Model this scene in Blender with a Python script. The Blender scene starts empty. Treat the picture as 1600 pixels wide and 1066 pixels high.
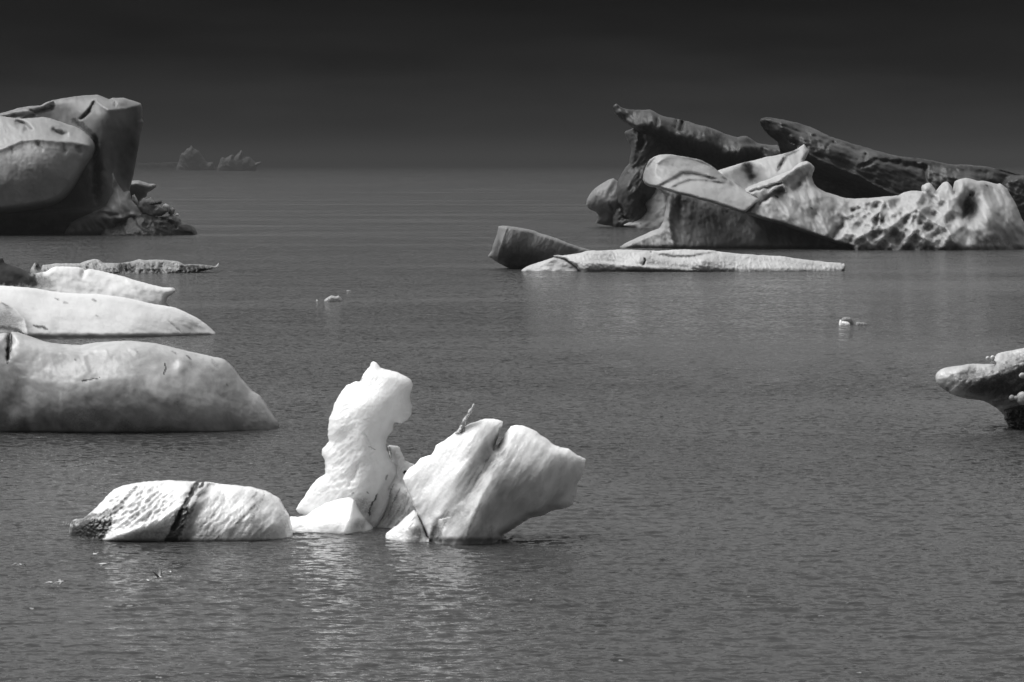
import bpy, math
import numpy as np
from mathutils import Vector

# ---------------------------------------------------------------- camera, world, sun, exposure
SC = bpy.context.scene
COL = SC.collection
W0, H0 = 1600.0, 1066.0
FPX = 4537.0                      # focal length in photograph pixels (20 degree lens)
CAMH = 12.0
VH = 256.0                        # horizon row
PITCH = math.atan((533.0 - VH) / FPX)

cam_d = bpy.data.cameras.new('camera')
cam = bpy.data.objects.new('camera', cam_d); COL.objects.link(cam)
cam_d.sensor_width = 36.0
cam_d.lens = 36.0 * FPX / W0
cam_d.clip_start = 1.0
cam_d.clip_end = 40000.0
cam.location = (0, 0, CAMH)
cam.rotation_euler = (math.pi / 2 - PITCH, 0, 0)
SC.camera = cam

SUN_EL = math.radians(58)
SUN_AZ = math.radians(-75)        # from +Y (away from the camera) towards -X (left)
wd = bpy.data.worlds.new('World'); SC.world = wd; wd.use_nodes = True
nt = wd.node_tree; nt.nodes.clear()
def N(nt, typ, **kw):
    n = nt.nodes.new(typ)
    for k, v in kw.items():
        setattr(n, k, v)
    return n
sky = N(nt, 'ShaderNodeTexSky', sky_type='NISHITA', sun_disc=False)
sky.sun_elevation = SUN_EL
sky.sun_rotation = SUN_AZ
bw = N(nt, 'ShaderNodeRGBToBW')
tc = N(nt, 'ShaderNodeTexCoord')
sx = N(nt, 'ShaderNodeSeparateXYZ')
ramp = N(nt, 'ShaderNodeValToRGB')         # cloud cover: a dark bank low in the sky, overcast above
r = ramp.color_ramp; r.interpolation = 'B_SPLINE'
SKY_STOPS = [(0.0, .014), (.03, .0042), (.058, .0016), (.075, .004), (.105, .10), (.145, .22), (.24, .33), (1.0, .50)]
r.elements[0].position = 0; r.elements[1].position = 1
r.elements[0].color = (SKY_STOPS[0][1],) * 3 + (1,); r.elements[1].color = (SKY_STOPS[-1][1],) * 3 + (1,)
for p, c in SKY_STOPS[1:-1]:
    e = r.elements.new(p); e.color = (c, c, c, 1)
mul = N(nt, 'ShaderNodeMath', operation='MULTIPLY')
cn = N(nt, 'ShaderNodeTexNoise'); cn.inputs['Scale'].default_value = 9.0; cn.inputs['Detail'].default_value = 6
cmap = N(nt, 'ShaderNodeMapping'); cmap.inputs['Scale'].default_value = (1, 1, 7)
cmr = N(nt, 'ShaderNodeMapRange'); cmr.inputs['To Min'].default_value = .3; cmr.inputs['To Max'].default_value = 1.7
cmr.inputs['From Min'].default_value = .3; cmr.inputs['From Max'].default_value = .7
mul2 = N(nt, 'ShaderNodeMath', operation='MULTIPLY')
bg = N(nt, 'ShaderNodeBackground'); bg.inputs['Strength'].default_value = 0.12
out = N(nt, 'ShaderNodeOutputWorld')
L = nt.links.new
L(tc.outputs['Generated'], sx.inputs[0]); L(sx.outputs['Z'], ramp.inputs[0])
L(sky.outputs[0], bw.inputs[0]); L(bw.outputs[0], mul.inputs[0]); L(ramp.outputs[0], mul.inputs[1])
L(tc.outputs['Generated'], cmap.inputs[0]); L(cmap.outputs[0], cn.inputs['Vector'])
L(cn.outputs['Fac'], cmr.inputs['Value'])
L(mul.outputs[0], mul2.inputs[0]); L(cmr.outputs[0], mul2.inputs[1])
L(mul2.outputs[0], bg.inputs['Color']); L(bg.outputs[0], out.inputs[0])

sd = bpy.data.lights.new('sun', 'SUN'); sun = bpy.data.objects.new('sun', sd); COL.objects.link(sun)
sd.energy = 1.5; sd.angle = math.radians(50); sd.color = (1, 1, 1)
dv = Vector((math.sin(SUN_AZ) * math.cos(SUN_EL), math.cos(SUN_AZ) * math.cos(SUN_EL), math.sin(SUN_EL)))
sun.rotation_euler = dv.to_track_quat('Z', 'Y').to_euler()

SC.view_settings.view_transform = 'Standard'
SC.view_settings.look = 'None'
SC.view_settings.gamma = 1
SC.view_settings.exposure = 1.7
SC.view_settings.use_curve_mapping = False
SC.cycles.use_denoising = True
SC.cycles.volume_bounces = 0
SC.cycles.max_bounces = 6
SC.cycles.use_adaptive_sampling = True

# ---------------------------------------------------------------- projection helpers
CP, SP = math.cos(PITCH), math.sin(PITCH)
def unproject(u, v, Y):
    """photo pixel -> point at world distance Y in front of the camera"""
    x = (u - 800.0) / FPX
    y = -(v - 533.0) / FPX
    fy = CP + y * SP
    fz = -SP + y * CP
    return x / fy * Y, Y + 0 * u, CAMH + fz / fy * Y
def dist_of(v):                  # distance of the water seen at row v
    _, _, z = unproject(np.array(800.0), np.array(float(v)), 1.0)
    return CAMH / (CAMH - float(z))

# ---------------------------------------------------------------- noise
def _hash(ix, iy, seed):
    h = (ix.astype(np.int64) * 374761393 + iy.astype(np.int64) * 668265263 + seed * 1274126177) & 0xffffffff
    h = ((h ^ (h >> 13)) * 1274126177) & 0xffffffff
    h = h ^ (h >> 16)
    return (h & 0xffff) / 65535.0 * 2 * math.pi
def pnoise(x, y, seed=0):
    x = np.asarray(x, float); y = np.asarray(y, float)
    ix = np.floor(x).astype(int); iy = np.floor(y).astype(int)
    fx = x - ix; fy = y - iy
    def g(a, b, dx, dy):
        t = _hash(a, b, seed); return np.cos(t) * dx + np.sin(t) * dy
    n00 = g(ix, iy, fx, fy); n10 = g(ix + 1, iy, fx - 1, fy)
    n01 = g(ix, iy + 1, fx, fy - 1); n11 = g(ix + 1, iy + 1, fx - 1, fy - 1)
    sx_ = fx ** 3 * (fx * (fx * 6 - 15) + 10); sy_ = fy ** 3 * (fy * (fy * 6 - 15) + 10)
    return (n00 * (1 - sx_) + n10 * sx_) * (1 - sy_) + (n01 * (1 - sx_) + n11 * sx_) * sy_
def fbm(x, y, seed=0, octs=4, ridged=False):
    a = 1.0; s = 0; t = 0
    for o in range(octs):
        n = pnoise(x * 2 ** o, y * 2 ** o, seed + 17 * o)
        if ridged: n = .35 - np.abs(n) * 1.4
        s = s + a * n; t += a; a *= .5
    return s / t * 1.6

def seg_frac(px, py, pts):
    """distance to a polyline and the fraction of its length at the nearest point"""
    best = np.full(px.shape, 1e9); fr = np.zeros(px.shape)
    ls = [math.hypot(b[0] - a[0], b[1] - a[1]) for a, b in zip(pts[:-1], pts[1:])]; tot = sum(ls) + 1e-9; acc = 0
    for (x0, y0), (x1, y1), l in zip(pts[:-1], pts[1:], ls):
        dx, dy = x1 - x0, y1 - y0
        t = np.clip(((px - x0) * dx + (py - y0) * dy) / (l * l + 1e-9), 0, 1)
        d = np.hypot(px - x0 - t * dx, py - y0 - t * dy); m = d < best
        best = np.where(m, d, best); fr = np.where(m, (acc + t * l) / tot, fr); acc += l
    return best, fr
def seg_dist(px, py, pts, want_sign=False):
    """distance to an open polyline; sign is + on the left of its direction as seen on the picture"""
    best = np.full(px.shape, 1e9); sg = np.ones(px.shape)
    for (x0, y0), (x1, y1) in zip(pts[:-1], pts[1:]):
        dx, dy = x1 - x0, y1 - y0; l2 = dx * dx + dy * dy + 1e-9
        t = np.clip(((px - x0) * dx + (py - y0) * dy) / l2, 0, 1)
        d = np.hypot(px - x0 - t * dx, py - y0 - t * dy)
        m = d < best
        best = np.where(m, d, best)
        if want_sign:
            cr = dx * (py - y0) - dy * (px - x0)
            sg = np.where(m, np.where(cr < 0, 1.0, -1.0), sg)
    return (best, sg) if want_sign else best

# ---------------------------------------------------------------- object helpers
def tag(o, label=None, cat=None, group=None, kind=None):
    if label: o['label'] = label
    if cat: o['category'] = cat
    if group: o['group'] = group
    if kind: o['kind'] = kind
    return o
def thing(name, label, cat, loc, group=None):
    o = bpy.data.objects.new(name, None); COL.objects.link(o); o.location = loc
    return tag(o, label, cat, group)
def mesh_obj(name, verts, faces, mat, parent=None, loc=(0, 0, 0), attrs=None, smooth=True):
    me = bpy.data.meshes.new(name)
    verts = np.asarray(verts, float)
    off = np.array(parent.location if parent else loc, float)
    me.from_pydata((verts - off).tolist(), [], faces)
    me.materials.append(mat)
    if smooth: me.polygons.foreach_set('use_smooth', [True] * len(me.polygons))
    for k, a in (attrs or {}).items():
        at = me.attributes.new(k, 'FLOAT', 'POINT'); at.data.foreach_set('value', np.asarray(a, float))
    me.update()
    o = bpy.data.objects.new(name, me); COL.objects.link(o)
    if parent: o.parent = parent
    else: o.location = loc
    return o

def densify(poly, jag, seed, chaikin):
    P = [np.array(p, float) for p in poly]
    for _ in range(chaikin):
        Q = []
        n = len(P)
        for i in range(n):
            a, b = P[i], P[(i + 1) % n]
            Q += [a * .75 + b * .25, a * .25 + b * .75]
        P = Q
    out_ = []
    n = len(P); acc = 0.0
    for i in range(n):
        a, b = P[i], P[(i + 1) % n]; l = np.hypot(*(b - a)); k = max(1, int(l / 2.0))
        for j in range(k):
            out_.append(a + (b - a) * j / k)
    Q = np.array(out_)
    if jag > 0:
        t = np.roll(Q, -1, 0) - np.roll(Q, 1, 0)
        t /= np.hypot(t[:, 0], t[:, 1])[:, None] + 1e-9
        nrm = np.stack([t[:, 1], -t[:, 0]], 1)
        nz = fbm(Q[:, 0] / 11.0, Q[:, 1] / 11.0, seed + 5, 3) + .5 * pnoise(Q[:, 0] / 3.1, Q[:, 1] / 3.1, seed + 9)
        Q = Q + nrm * (nz * jag)[:, None]
    return Q

def poly_sdf(px, py, Q, wl):
    n = len(Q)
    best = np.full(px.shape, 1e9); side = np.full(px.shape, 1e9)
    nx = px.copy(); ny = py.copy(); ins = np.zeros(px.shape, bool)
    for i in range(n):
        x0, y0 = Q[i]; x1, y1 = Q[(i + 1) % n]
        dx, dy = x1 - x0, y1 - y0; l2 = dx * dx + dy * dy + 1e-12
        t = np.clip(((px - x0) * dx + (py - y0) * dy) / l2, 0, 1)
        cx = x0 + t * dx; cy = y0 + t * dy
        d2 = (px - cx) ** 2 + (py - cy) ** 2
        m = d2 < best
        best = np.where(m, d2, best); nx = np.where(m, cx, nx); ny = np.where(m, cy, ny)
        if not (y0 > wl and y1 > wl):
            side = np.minimum(side, d2)
        c = ((y0 > py) != (y1 > py))
        with np.errstate(divide='ignore', invalid='ignore'):
            xi = (x1 - x0) * (py - y0) / (y1 - y0 + 1e-15) + x0
        ins ^= c & (px < xi)
    d = np.sqrt(best)
    return np.where(ins, d, -d), np.sqrt(side), nx, ny

def tps(ctrl, u, v):
    C = np.array(ctrl, float); n = len(C)
    if n < 4:
        return np.full(u.shape, C[:, 2].mean())
    s = 100.0
    X = C[:, :2] / s
    def K(r2): return np.where(r2 > 1e-12, .5 * r2 * np.log(r2 + 1e-12), 0)
    A = K(((X[:, None] - X[None]) ** 2).sum(-1)) + np.eye(n) * 1e-3
    P = np.c_[np.ones(n), X]
    M = np.block([[A, P], [P.T, np.zeros((3, 3))]])
    w = np.linalg.solve(M, np.r_[C[:, 2], 0, 0, 0])
    uu = u / s; vv = v / s
    o = w[n] + w[n + 1] * uu + w[n + 2] * vv
    for i in range(n):
        o = o + w[i] * K((uu - X[i, 0]) ** 2 + (vv - X[i, 1]) ** 2)
    return o

def feat(fs, u, v, nz=1.0, oc=4):
    """sum of sculpted features, in metres"""
    d = np.zeros(u.shape)
    for f in fs:
        k = f[0]
        if k == 'bump':
            _, cu, cv, ru, rv, an, amp = f
            a = math.radians(an); du = u - cu; dvv = v - cv
            x = (du * math.cos(a) + dvv * math.sin(a)) / ru; y = (-du * math.sin(a) + dvv * math.cos(a)) / rv
            d = d + amp * np.exp(-(x * x + y * y))
        elif k == 'line':
            _, pts, w, amp = f
            s, fr = seg_frac(u + 3 * pnoise(u / 14, v / 14, 3) + 1.5 * pnoise(u / 5, v / 5, 13), v + 3 * pnoise(u / 14, v / 14, 4), pts)
            tp = np.sqrt(np.clip(4 * fr * (1 - fr), 0, 1)) * (1 + .9 * pnoise(u / 10, v / 10, 15))
            d = d + amp * (.15 + .85 * tp) * np.exp(-(s / (w * (.5 + .5 * tp))) ** 2)
        elif k == 'ridge':
            _, pts, w, amp = f
            s = seg_dist(u, v, pts)
            d = d + amp * np.exp(-s / w)
        elif k == 'step':
            _, pts, soft, Lr, amp = f
            s, sg = seg_dist(u, v, pts, True)
            d = d + amp * (np.tanh(s * sg / soft) * .5 + .5) * np.exp(-(s / Lr) ** 2)
        elif k == 'noise':      # amp, size px, stretch, angle, seed, ridged
            _, amp, size, st, an, seed, rg = f[:7]
            a = math.radians(an)
            x = (u * math.cos(a) + v * math.sin(a)) / (size * st); y = (-u * math.sin(a) + v * math.cos(a)) / size
            n = nz * fbm(x, y, seed, oc, rg)
            if len(f) > 7:
                cu, cv, ru, rv = f[7]
                n = n * np.exp(-(np.abs((u - cu) / ru) ** 4 + np.abs((v - cv) / rv) ** 4))
            d = d + amp * n
        elif k == 'scallop':    # cellular hollows inside an area
            _, amp, size, st, an, (cu, cv, ru, rv) = f
            a = math.radians(an)
            x = (u * math.cos(a) + v * math.sin(a)) / (size * st); y = (-u * math.sin(a) + v * math.cos(a)) / size
            x = x + .35 * pnoise(x * .6, y * .6, 77); y = y + .35 * pnoise(x * .6, y * .6, 78)
            ix = np.floor(x); iy = np.floor(y); best = np.full(u.shape, 9.0)
            for ox in (-1, 0, 1):
                for oy in (-1, 0, 1):
                    cx = ix + ox; cy = iy + oy
                    h = _hash(cx, cy, 5) / 6.2832; h2 = _hash(cx, cy, 6) / 6.2832
                    best = np.minimum(best, (x - cx - .15 - .7 * h) ** 2 + (y - cy - .15 - .7 * h2) ** 2)
            n = np.sqrt(best) - .35
            n = n * np.exp(-(np.abs((u - cu) / ru) ** 4 + np.abs((v - cv) / rv) ** 4))
            d = d + amp * n
    return d

def dirt_of(ds, u, v):
    a = np.zeros(u.shape)
    wob = 1 + .55 * fbm(u / 9, v / 9, 51, 3)
    for f in ds:
        if f[0] == 'line':
            _, pts, w, s_ = f
            uu = u + 2.2 * pnoise(u / 7, v / 7, 31) + 1.2 * pnoise(u / 2.6, v / 2.6, 33)
            vv = v + 2.2 * pnoise(u / 7, v / 7, 32)
            s, fr = seg_frac(uu, vv, pts)
            s = s / (w * np.clip(wob, .3, 2) * (.4 + .6 * np.sqrt(np.clip(5 * fr * (1 - fr), 0, 1))))
            a = np.maximum(a, (s_ * 1.5 if s_ >= .9 else s_) * np.clip(1.5 - s, 0, 1) ** .8)
        else:
            _, cu, cv, ru, rv, an, s_ = f
            t = math.radians(an); du = u - cu; dvv = v - cv
            x = (du * math.cos(t) + dvv * math.sin(t)) / ru; y = (-du * math.sin(t) + dvv * math.cos(t)) / rv
            q = 1.3 - np.sqrt(x * x + y * y) + .45 * fbm(u / 8, v / 8, 41, 4)
            a = np.maximum(a, s_ * np.clip(q * 1.6, 0, 1))
    return a

def tone_of(ts, u, v):
    """darkening of the ice colour: clear ice, and painted shade on undersides and recesses"""
    a = np.zeros(u.shape)
    k = 1 + .5 * fbm(u / 22, v / 22, 61, 4)
    for f in ts:
        if f[0] == 'line':
            _, pts, w, s_ = f
            a = 1 - (1 - a) * (1 - np.clip(s_ * k * np.exp(-(seg_dist(u, v, pts) / w) ** 2), 0, 1))
        else:
            _, cu, cv, ru, rv, an, s_ = f
            t = math.radians(an); du = u - cu; dvv = v - cv
            x = (du * math.cos(t) + dvv * math.sin(t)) / ru; y = (-du * math.sin(t) + dvv * math.cos(t)) / rv
            a = 1 - (1 - a) * (1 - np.clip(s_ * k * np.exp(-(x * x + y * y) ** 1.5), 0, 1))
    return a

def relief(name, mat, D, outline, ctrl=4.0, R=30, feats=(), dirt=(), parent=None, wl=1e9, jag=.8, chaikin=0,
           step=1.7, back=None, seed=1, label=None, prof=.5, nz=1.0, oc=4, tone=(), cut=0.0):
    if outline[0][0] == -50 and outline[-1][0] == -50:      # bergs cut by the left edge of the photograph go on and round off beyond it
        a_, b_ = outline[0][1], outline[-1][1]
        outline = list(outline) + [(-118, b_), (-108, (a_ + 2 * b_) / 3), (-84, (2 * a_ + b_) / 3)]
    Q = densify(outline, jag, seed, chaikin)
    u0, v0 = Q.min(0) - 2 * step; u1, v1 = Q.max(0) + 2 * step
    nu = int((u1 - u0) / step) + 1; nv = int((v1 - v0) / step) + 1
    U, V = np.meshgrid(u0 + np.arange(nu) * step, v0 + np.arange(nv) * step)
    sdf, side, nx, ny = poly_sdf(U, V, Q, wl)
    good = sdf > -.75 * step
    snap = good & (sdf < .3 * step)
    U = np.where(snap, nx, U); V = np.where(snap, ny, V)
    inn = np.where(snap, 0, sdf); 
    sdist = np.where(snap & (side < 1.2 * step), 0, side)
    ctrlp = [(0, 0, ctrl)] if not isinstance(ctrl, (list, tuple)) else ctrl
    t = np.clip(sdist / R, 0, 1)
    e = (1 - (1 - t) ** 2) ** prof
    base = np.clip(tps(ctrlp, U, V), .02, 14)
    e2 = np.clip(e * 1.6, 0, 1)
    d = e * base + e2 * feat(feats, U, V, nz, oc)
    if cut:
        d = d - cut * np.clip((V - (wl - 5)) / 8, 0, 1) ** 1.5
    mean_t = abs(np.mean(base[good])) if good.any() else 1
    B = back if back is not None else .8 * mean_t
    tb = np.clip(inn / (R * 1.6), 0, 1); eb = (1 - (1 - tb) ** 2) ** .5
    db = B * eb * (1 + .35 * fbm(U / 60, V / 60, seed + 3, 3))
    a = dirt_of(dirt, U, V) if dirt else np.zeros(U.shape)
    tn = tone_of(tone, U, V) if tone else np.zeros(U.shape)
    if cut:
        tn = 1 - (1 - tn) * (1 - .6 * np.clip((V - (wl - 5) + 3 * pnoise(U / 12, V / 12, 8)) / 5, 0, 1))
    X, Yf, Z = unproject(U, V, D - d)
    Xb, _, Zb = unproject(U, V, D + 0 * U)
    Yb = D + db
    idx = -np.ones(U.shape, int); idx[good] = np.arange(good.sum())
    verts = np.stack([X[good], (D - d)[good], Z[good]], 1)
    inner = good & ~snap
    idb = idx.copy(); nf = len(verts); idb[inner] = nf + np.arange(inner.sum())
    verts = np.vstack([verts, np.stack([Xb[inner], Yb[inner], Zb[inner]], 1)])
    da = np.r_[a[good], a[inner]]; dt = np.r_[tn[good], tn[inner]]
    faces = []
    a00 = idx[:-1, :-1]; a01 = idx[:-1, 1:]; a11 = idx[1:, 1:]; a10 = idx[1:, :-1]
    b00 = idb[:-1, :-1]; b01 = idb[:-1, 1:]; b11 = idb[1:, 1:]; b10 = idb[1:, :-1]
    gd = (a00 >= 0).astype(int) + (a01 >= 0) + (a11 >= 0) + (a10 >= 0)
    full = gd == 4
    q = np.stack([a00, a10, a11, a01], -1)[full]
    qb = np.stack([b00, b01, b11, b10], -1)[full]
    dup = (q == qb[:, [0, 3, 2, 1]]).all(1)
    faces += q[~dup].tolist() + qb[~dup].tolist()
    for w in np.argwhere(gd == 3):
        i, j = w
        fr = [x for x in (a00[i, j], a10[i, j], a11[i, j], a01[i, j]) if x >= 0]
        bk = [x for x in (b00[i, j], b01[i, j], b11[i, j], b10[i, j]) if x >= 0]
        if set(fr) != set(bk):
            faces.append(fr); faces.append(bk)
    o = mesh_obj(name, verts, faces, mat, parent, attrs={'dirt': da, 'clear_ice_and_shade': dt})
    if label: o['label'] = label
    return o

def at_px(u, v):
    """point on the water seen at (u, v)"""
    Y = dist_of(v); x, y, z = unproject(np.array(float(u)), np.array(float(v)), Y)
    return (float(x), float(Y), 0.0)

# ---------------------------------------------------------------- materials
def ice_material(name, base=.7, dark=.03, sss=.25, rad=.4, rough=.38, bump=.3, bscale=2.0, vein=.25, vscale=.4, vdir=(1, 1, 1), vrot=0, speck=.0, spec=.3, coat=0):
    m = bpy.data.materials.new(name); m.use_nodes = True
    t = m.node_tree; t.nodes.clear(); L = t.links.new
    o = N(t, 'ShaderNodeOutputMaterial'); p = N(t, 'ShaderNodeBsdfPrincipled'); L(p.outputs[0], o.inputs[0])
    tc = N(t, 'ShaderNodeTexCoord')
    mp = N(t, 'ShaderNodeMapping'); mp.inputs['Scale'].default_value = vdir; mp.inputs['Rotation'].default_value = (0, math.radians(vrot), 0)
    L(tc.outputs['Object'], mp.inputs[0])
    n1 = N(t, 'ShaderNodeTexNoise'); n1.inputs['Scale'].default_value = vscale; n1.inputs['Detail'].default_value = 7; n1.inputs['Roughness'].default_value = .62
    n1.inputs['Distortion'].default_value = .6
    L(mp.outputs[0], n1.inputs['Vector'])
    r1 = N(t, 'ShaderNodeMapRange'); r1.inputs['From Min'].default_value = .3; r1.inputs['From Max'].default_value = .62
    r1.inputs['To Min'].default_value = 1 - vein; r1.inputs['To Max'].default_value = 1
    L(n1.outputs['Fac'], r1.inputs['Value'])
    b = N(t, 'ShaderNodeMath', operation='MULTIPLY'); b.inputs[0].default_value = base; L(r1.outputs[0], b.inputs[1])
    ct = N(t, 'ShaderNodeAttribute'); ct.attribute_name = 'clear_ice_and_shade'  # darkens the base colour: clear ice and painted shade
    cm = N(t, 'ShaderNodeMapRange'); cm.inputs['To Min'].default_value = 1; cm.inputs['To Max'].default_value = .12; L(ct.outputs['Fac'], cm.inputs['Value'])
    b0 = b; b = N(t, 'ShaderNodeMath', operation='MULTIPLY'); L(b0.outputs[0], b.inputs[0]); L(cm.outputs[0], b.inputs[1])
    # dirt
    at = N(t, 'ShaderNodeAttribute'); at.attribute_name = 'dirt'
    n2 = N(t, 'ShaderNodeTexNoise'); n2.inputs['Scale'].default_value = bscale * 2.2; n2.inputs['Detail'].default_value = 6; n2.inputs['Roughness'].default_value = .7
    L(tc.outputs['Object'], n2.inputs['Vector'])
    ma = N(t, 'ShaderNodeMath', operation='ADD'); L(at.outputs['Fac'], ma.inputs[0])
    ms = N(t, 'ShaderNodeMapRange'); ms.inputs['From Min'].default_value = .3; ms.inputs['From Max'].default_value = .7
    ms.inputs['To Min'].default_value = -.4; ms.inputs['To Max'].default_value = .4; ms.clamp = False
    L(n2.outputs['Fac'], ms.inputs['Value'])
    mm = N(t, 'ShaderNodeMath', operation='MULTIPLY'); L(ms.outputs[0], mm.inputs[0])
    # noise acts only where there is some dirt
    gt = N(t, 'ShaderNodeMapRange'); gt.inputs['From Min'].default_value = .0; gt.inputs['From Max'].default_value = .3
    L(at.outputs['Fac'], gt.inputs['Value']); L(gt.outputs[0], mm.inputs[1]); L(mm.outputs[0], ma.inputs[1])
    cl = N(t, 'ShaderNodeClamp'); L(ma.outputs[0], cl.inputs[0])
    # scattered grit
    fac = cl.outputs[0]
    if speck > 0:
        n3 = N(t, 'ShaderNodeTexNoise'); n3.inputs['Scale'].default_value = bscale * 5; n3.inputs['Detail'].default_value = 2
        L(tc.outputs['Object'], n3.inputs['Vector'])
        r3 = N(t, 'ShaderNodeMapRange'); r3.inputs['From Min'].default_value = .70; r3.inputs['From Max'].default_value = .78; r3.inputs['To Max'].default_value = speck
        L(n3.outputs['Fac'], r3.inputs['Value'])
        mx = N(t, 'ShaderNodeMath', operation='MAXIMUM'); L(fac, mx.inputs[0]); L(r3.outputs[0], mx.inputs[1]); fac = mx.outputs[0]
    mix = N(t, 'ShaderNodeMix', data_type='FLOAT'); L(fac, mix.inputs['Factor']); L(b.outputs[0], mix.inputs[2]); mix.inputs[3].default_value = dark
    cc = N(t, 'ShaderNodeCombineColor'); 
    for i in range(3): L(mix.outputs[0], cc.inputs[i])
    L(cc.outputs[0], p.inputs['Base Color'])
    p.inputs['Roughness'].default_value = rough
    p.inputs['Specular IOR Level'].default_value = spec
    p.inputs['IOR'].default_value = 1.31
    p.inputs['Coat Weight'].default_value = coat; p.inputs['Coat Roughness'].default_value = .15; p.inputs['Coat IOR'].default_value = 1.33
    if sss > 0:
        iv = N(t, 'ShaderNodeMath', operation='MULTIPLY_ADD'); L(fac, iv.inputs[0]); iv.inputs[1].default_value = -sss; iv.inputs[2].default_value = sss
        L(iv.outputs[0], p.inputs['Subsurface Weight'])
        p.inputs['Subsurface Radius'].default_value = (1, 1, 1)
        p.inputs['Subsurface Scale'].default_value = rad
    # relief
    n4 = N(t, 'ShaderNodeTexNoise'); n4.inputs['Scale'].default_value = bscale; n4.inputs['Detail'].default_value = 8; n4.inputs['Roughness'].default_value = .65
    L(mp.outputs[0], n4.inputs['Vector'])
    bp = N(t, 'ShaderNodeBump'); bp.inputs['Strength'].default_value = bump; bp.inputs['Distance'].default_value = .4 / bscale
    L(n4.outputs['Fac'], bp.inputs['Height']); L(bp.outputs[0], p.inputs['Normal'])
    return m

M_SNOW = ice_material('near_white_ice', .90, sss=.8, rad=.8, bscale=9, bump=.25, vein=.14, vscale=1.2, vdir=(1, 1, .35), vrot=35, speck=.5, coat=.5)
M_FIN = ice_material('fin_ice', .88, sss=.8, rad=.7, bscale=9, bump=.38, vein=.26, vscale=1.4, vdir=(1, 1, .28), vrot=35, speck=.5, coat=.6)
M_MOUND = ice_material('banded_ice', .84, sss=.6, rad=.4, bscale=5, bump=.3, vein=.34, vscale=1.2, vdir=(1, 1, .3), vrot=35, speck=.3, coat=.5)
M_SMOOTH = ice_material('smooth_ice', .50, sss=.7, rad=.8, bscale=6, bump=.16, vein=.42, vscale=.7, speck=.6, coat=.4)
M_FIRN = ice_material('firn_snow', .64, sss=.1, rad=.2, bscale=6, bump=.35, vein=.08, vscale=.6, speck=.7, rough=.8)
M_PALE = ice_material('pale_far_ice', .38, sss=.7, rad=1.5, bscale=.9, bump=.12, vein=.2, vscale=.12, speck=.4)
M_GREY = ice_material('grey_far_ice', .21, sss=.6, rad=1.5, bscale=.9, bump=.10, vein=.3, vscale=.12, speck=.3)
M_LOBE = ice_material('ribbed_far_ice', .33, sss=.6, rad=1.5, bscale=.9, bump=.10, vein=.25, vscale=.12, vdir=(1, 1, .4), speck=.3)
M_DARK = ice_material('old_dark_ice', .085, sss=.1, rad=.6, bscale=.8, bump=.2, vein=.45, vscale=.1, speck=.3)
M_BLACK = ice_material('dirty_black_ice', .04, sss=0, bscale=2.0, bump=.8, vein=.5, vscale=.8, rough=.25, spec=.5)
M_FLOE = ice_material('floe_ice', .50, sss=.2, rad=.4, bscale=1.6, bump=.3, vein=.3, vscale=.4, vdir=(1, 1, .4))
M_CLEAR = ice_material('clear_glossy_ice', .55, sss=.5, rad=.2, bscale=5, bump=.5, vein=.5, vscale=2, rough=.12, spec=.6)
M_MIST = ice_material('distant_ice', .20, sss=0, bscale=.15, bump=.8, vein=.3, vscale=.03)

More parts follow.
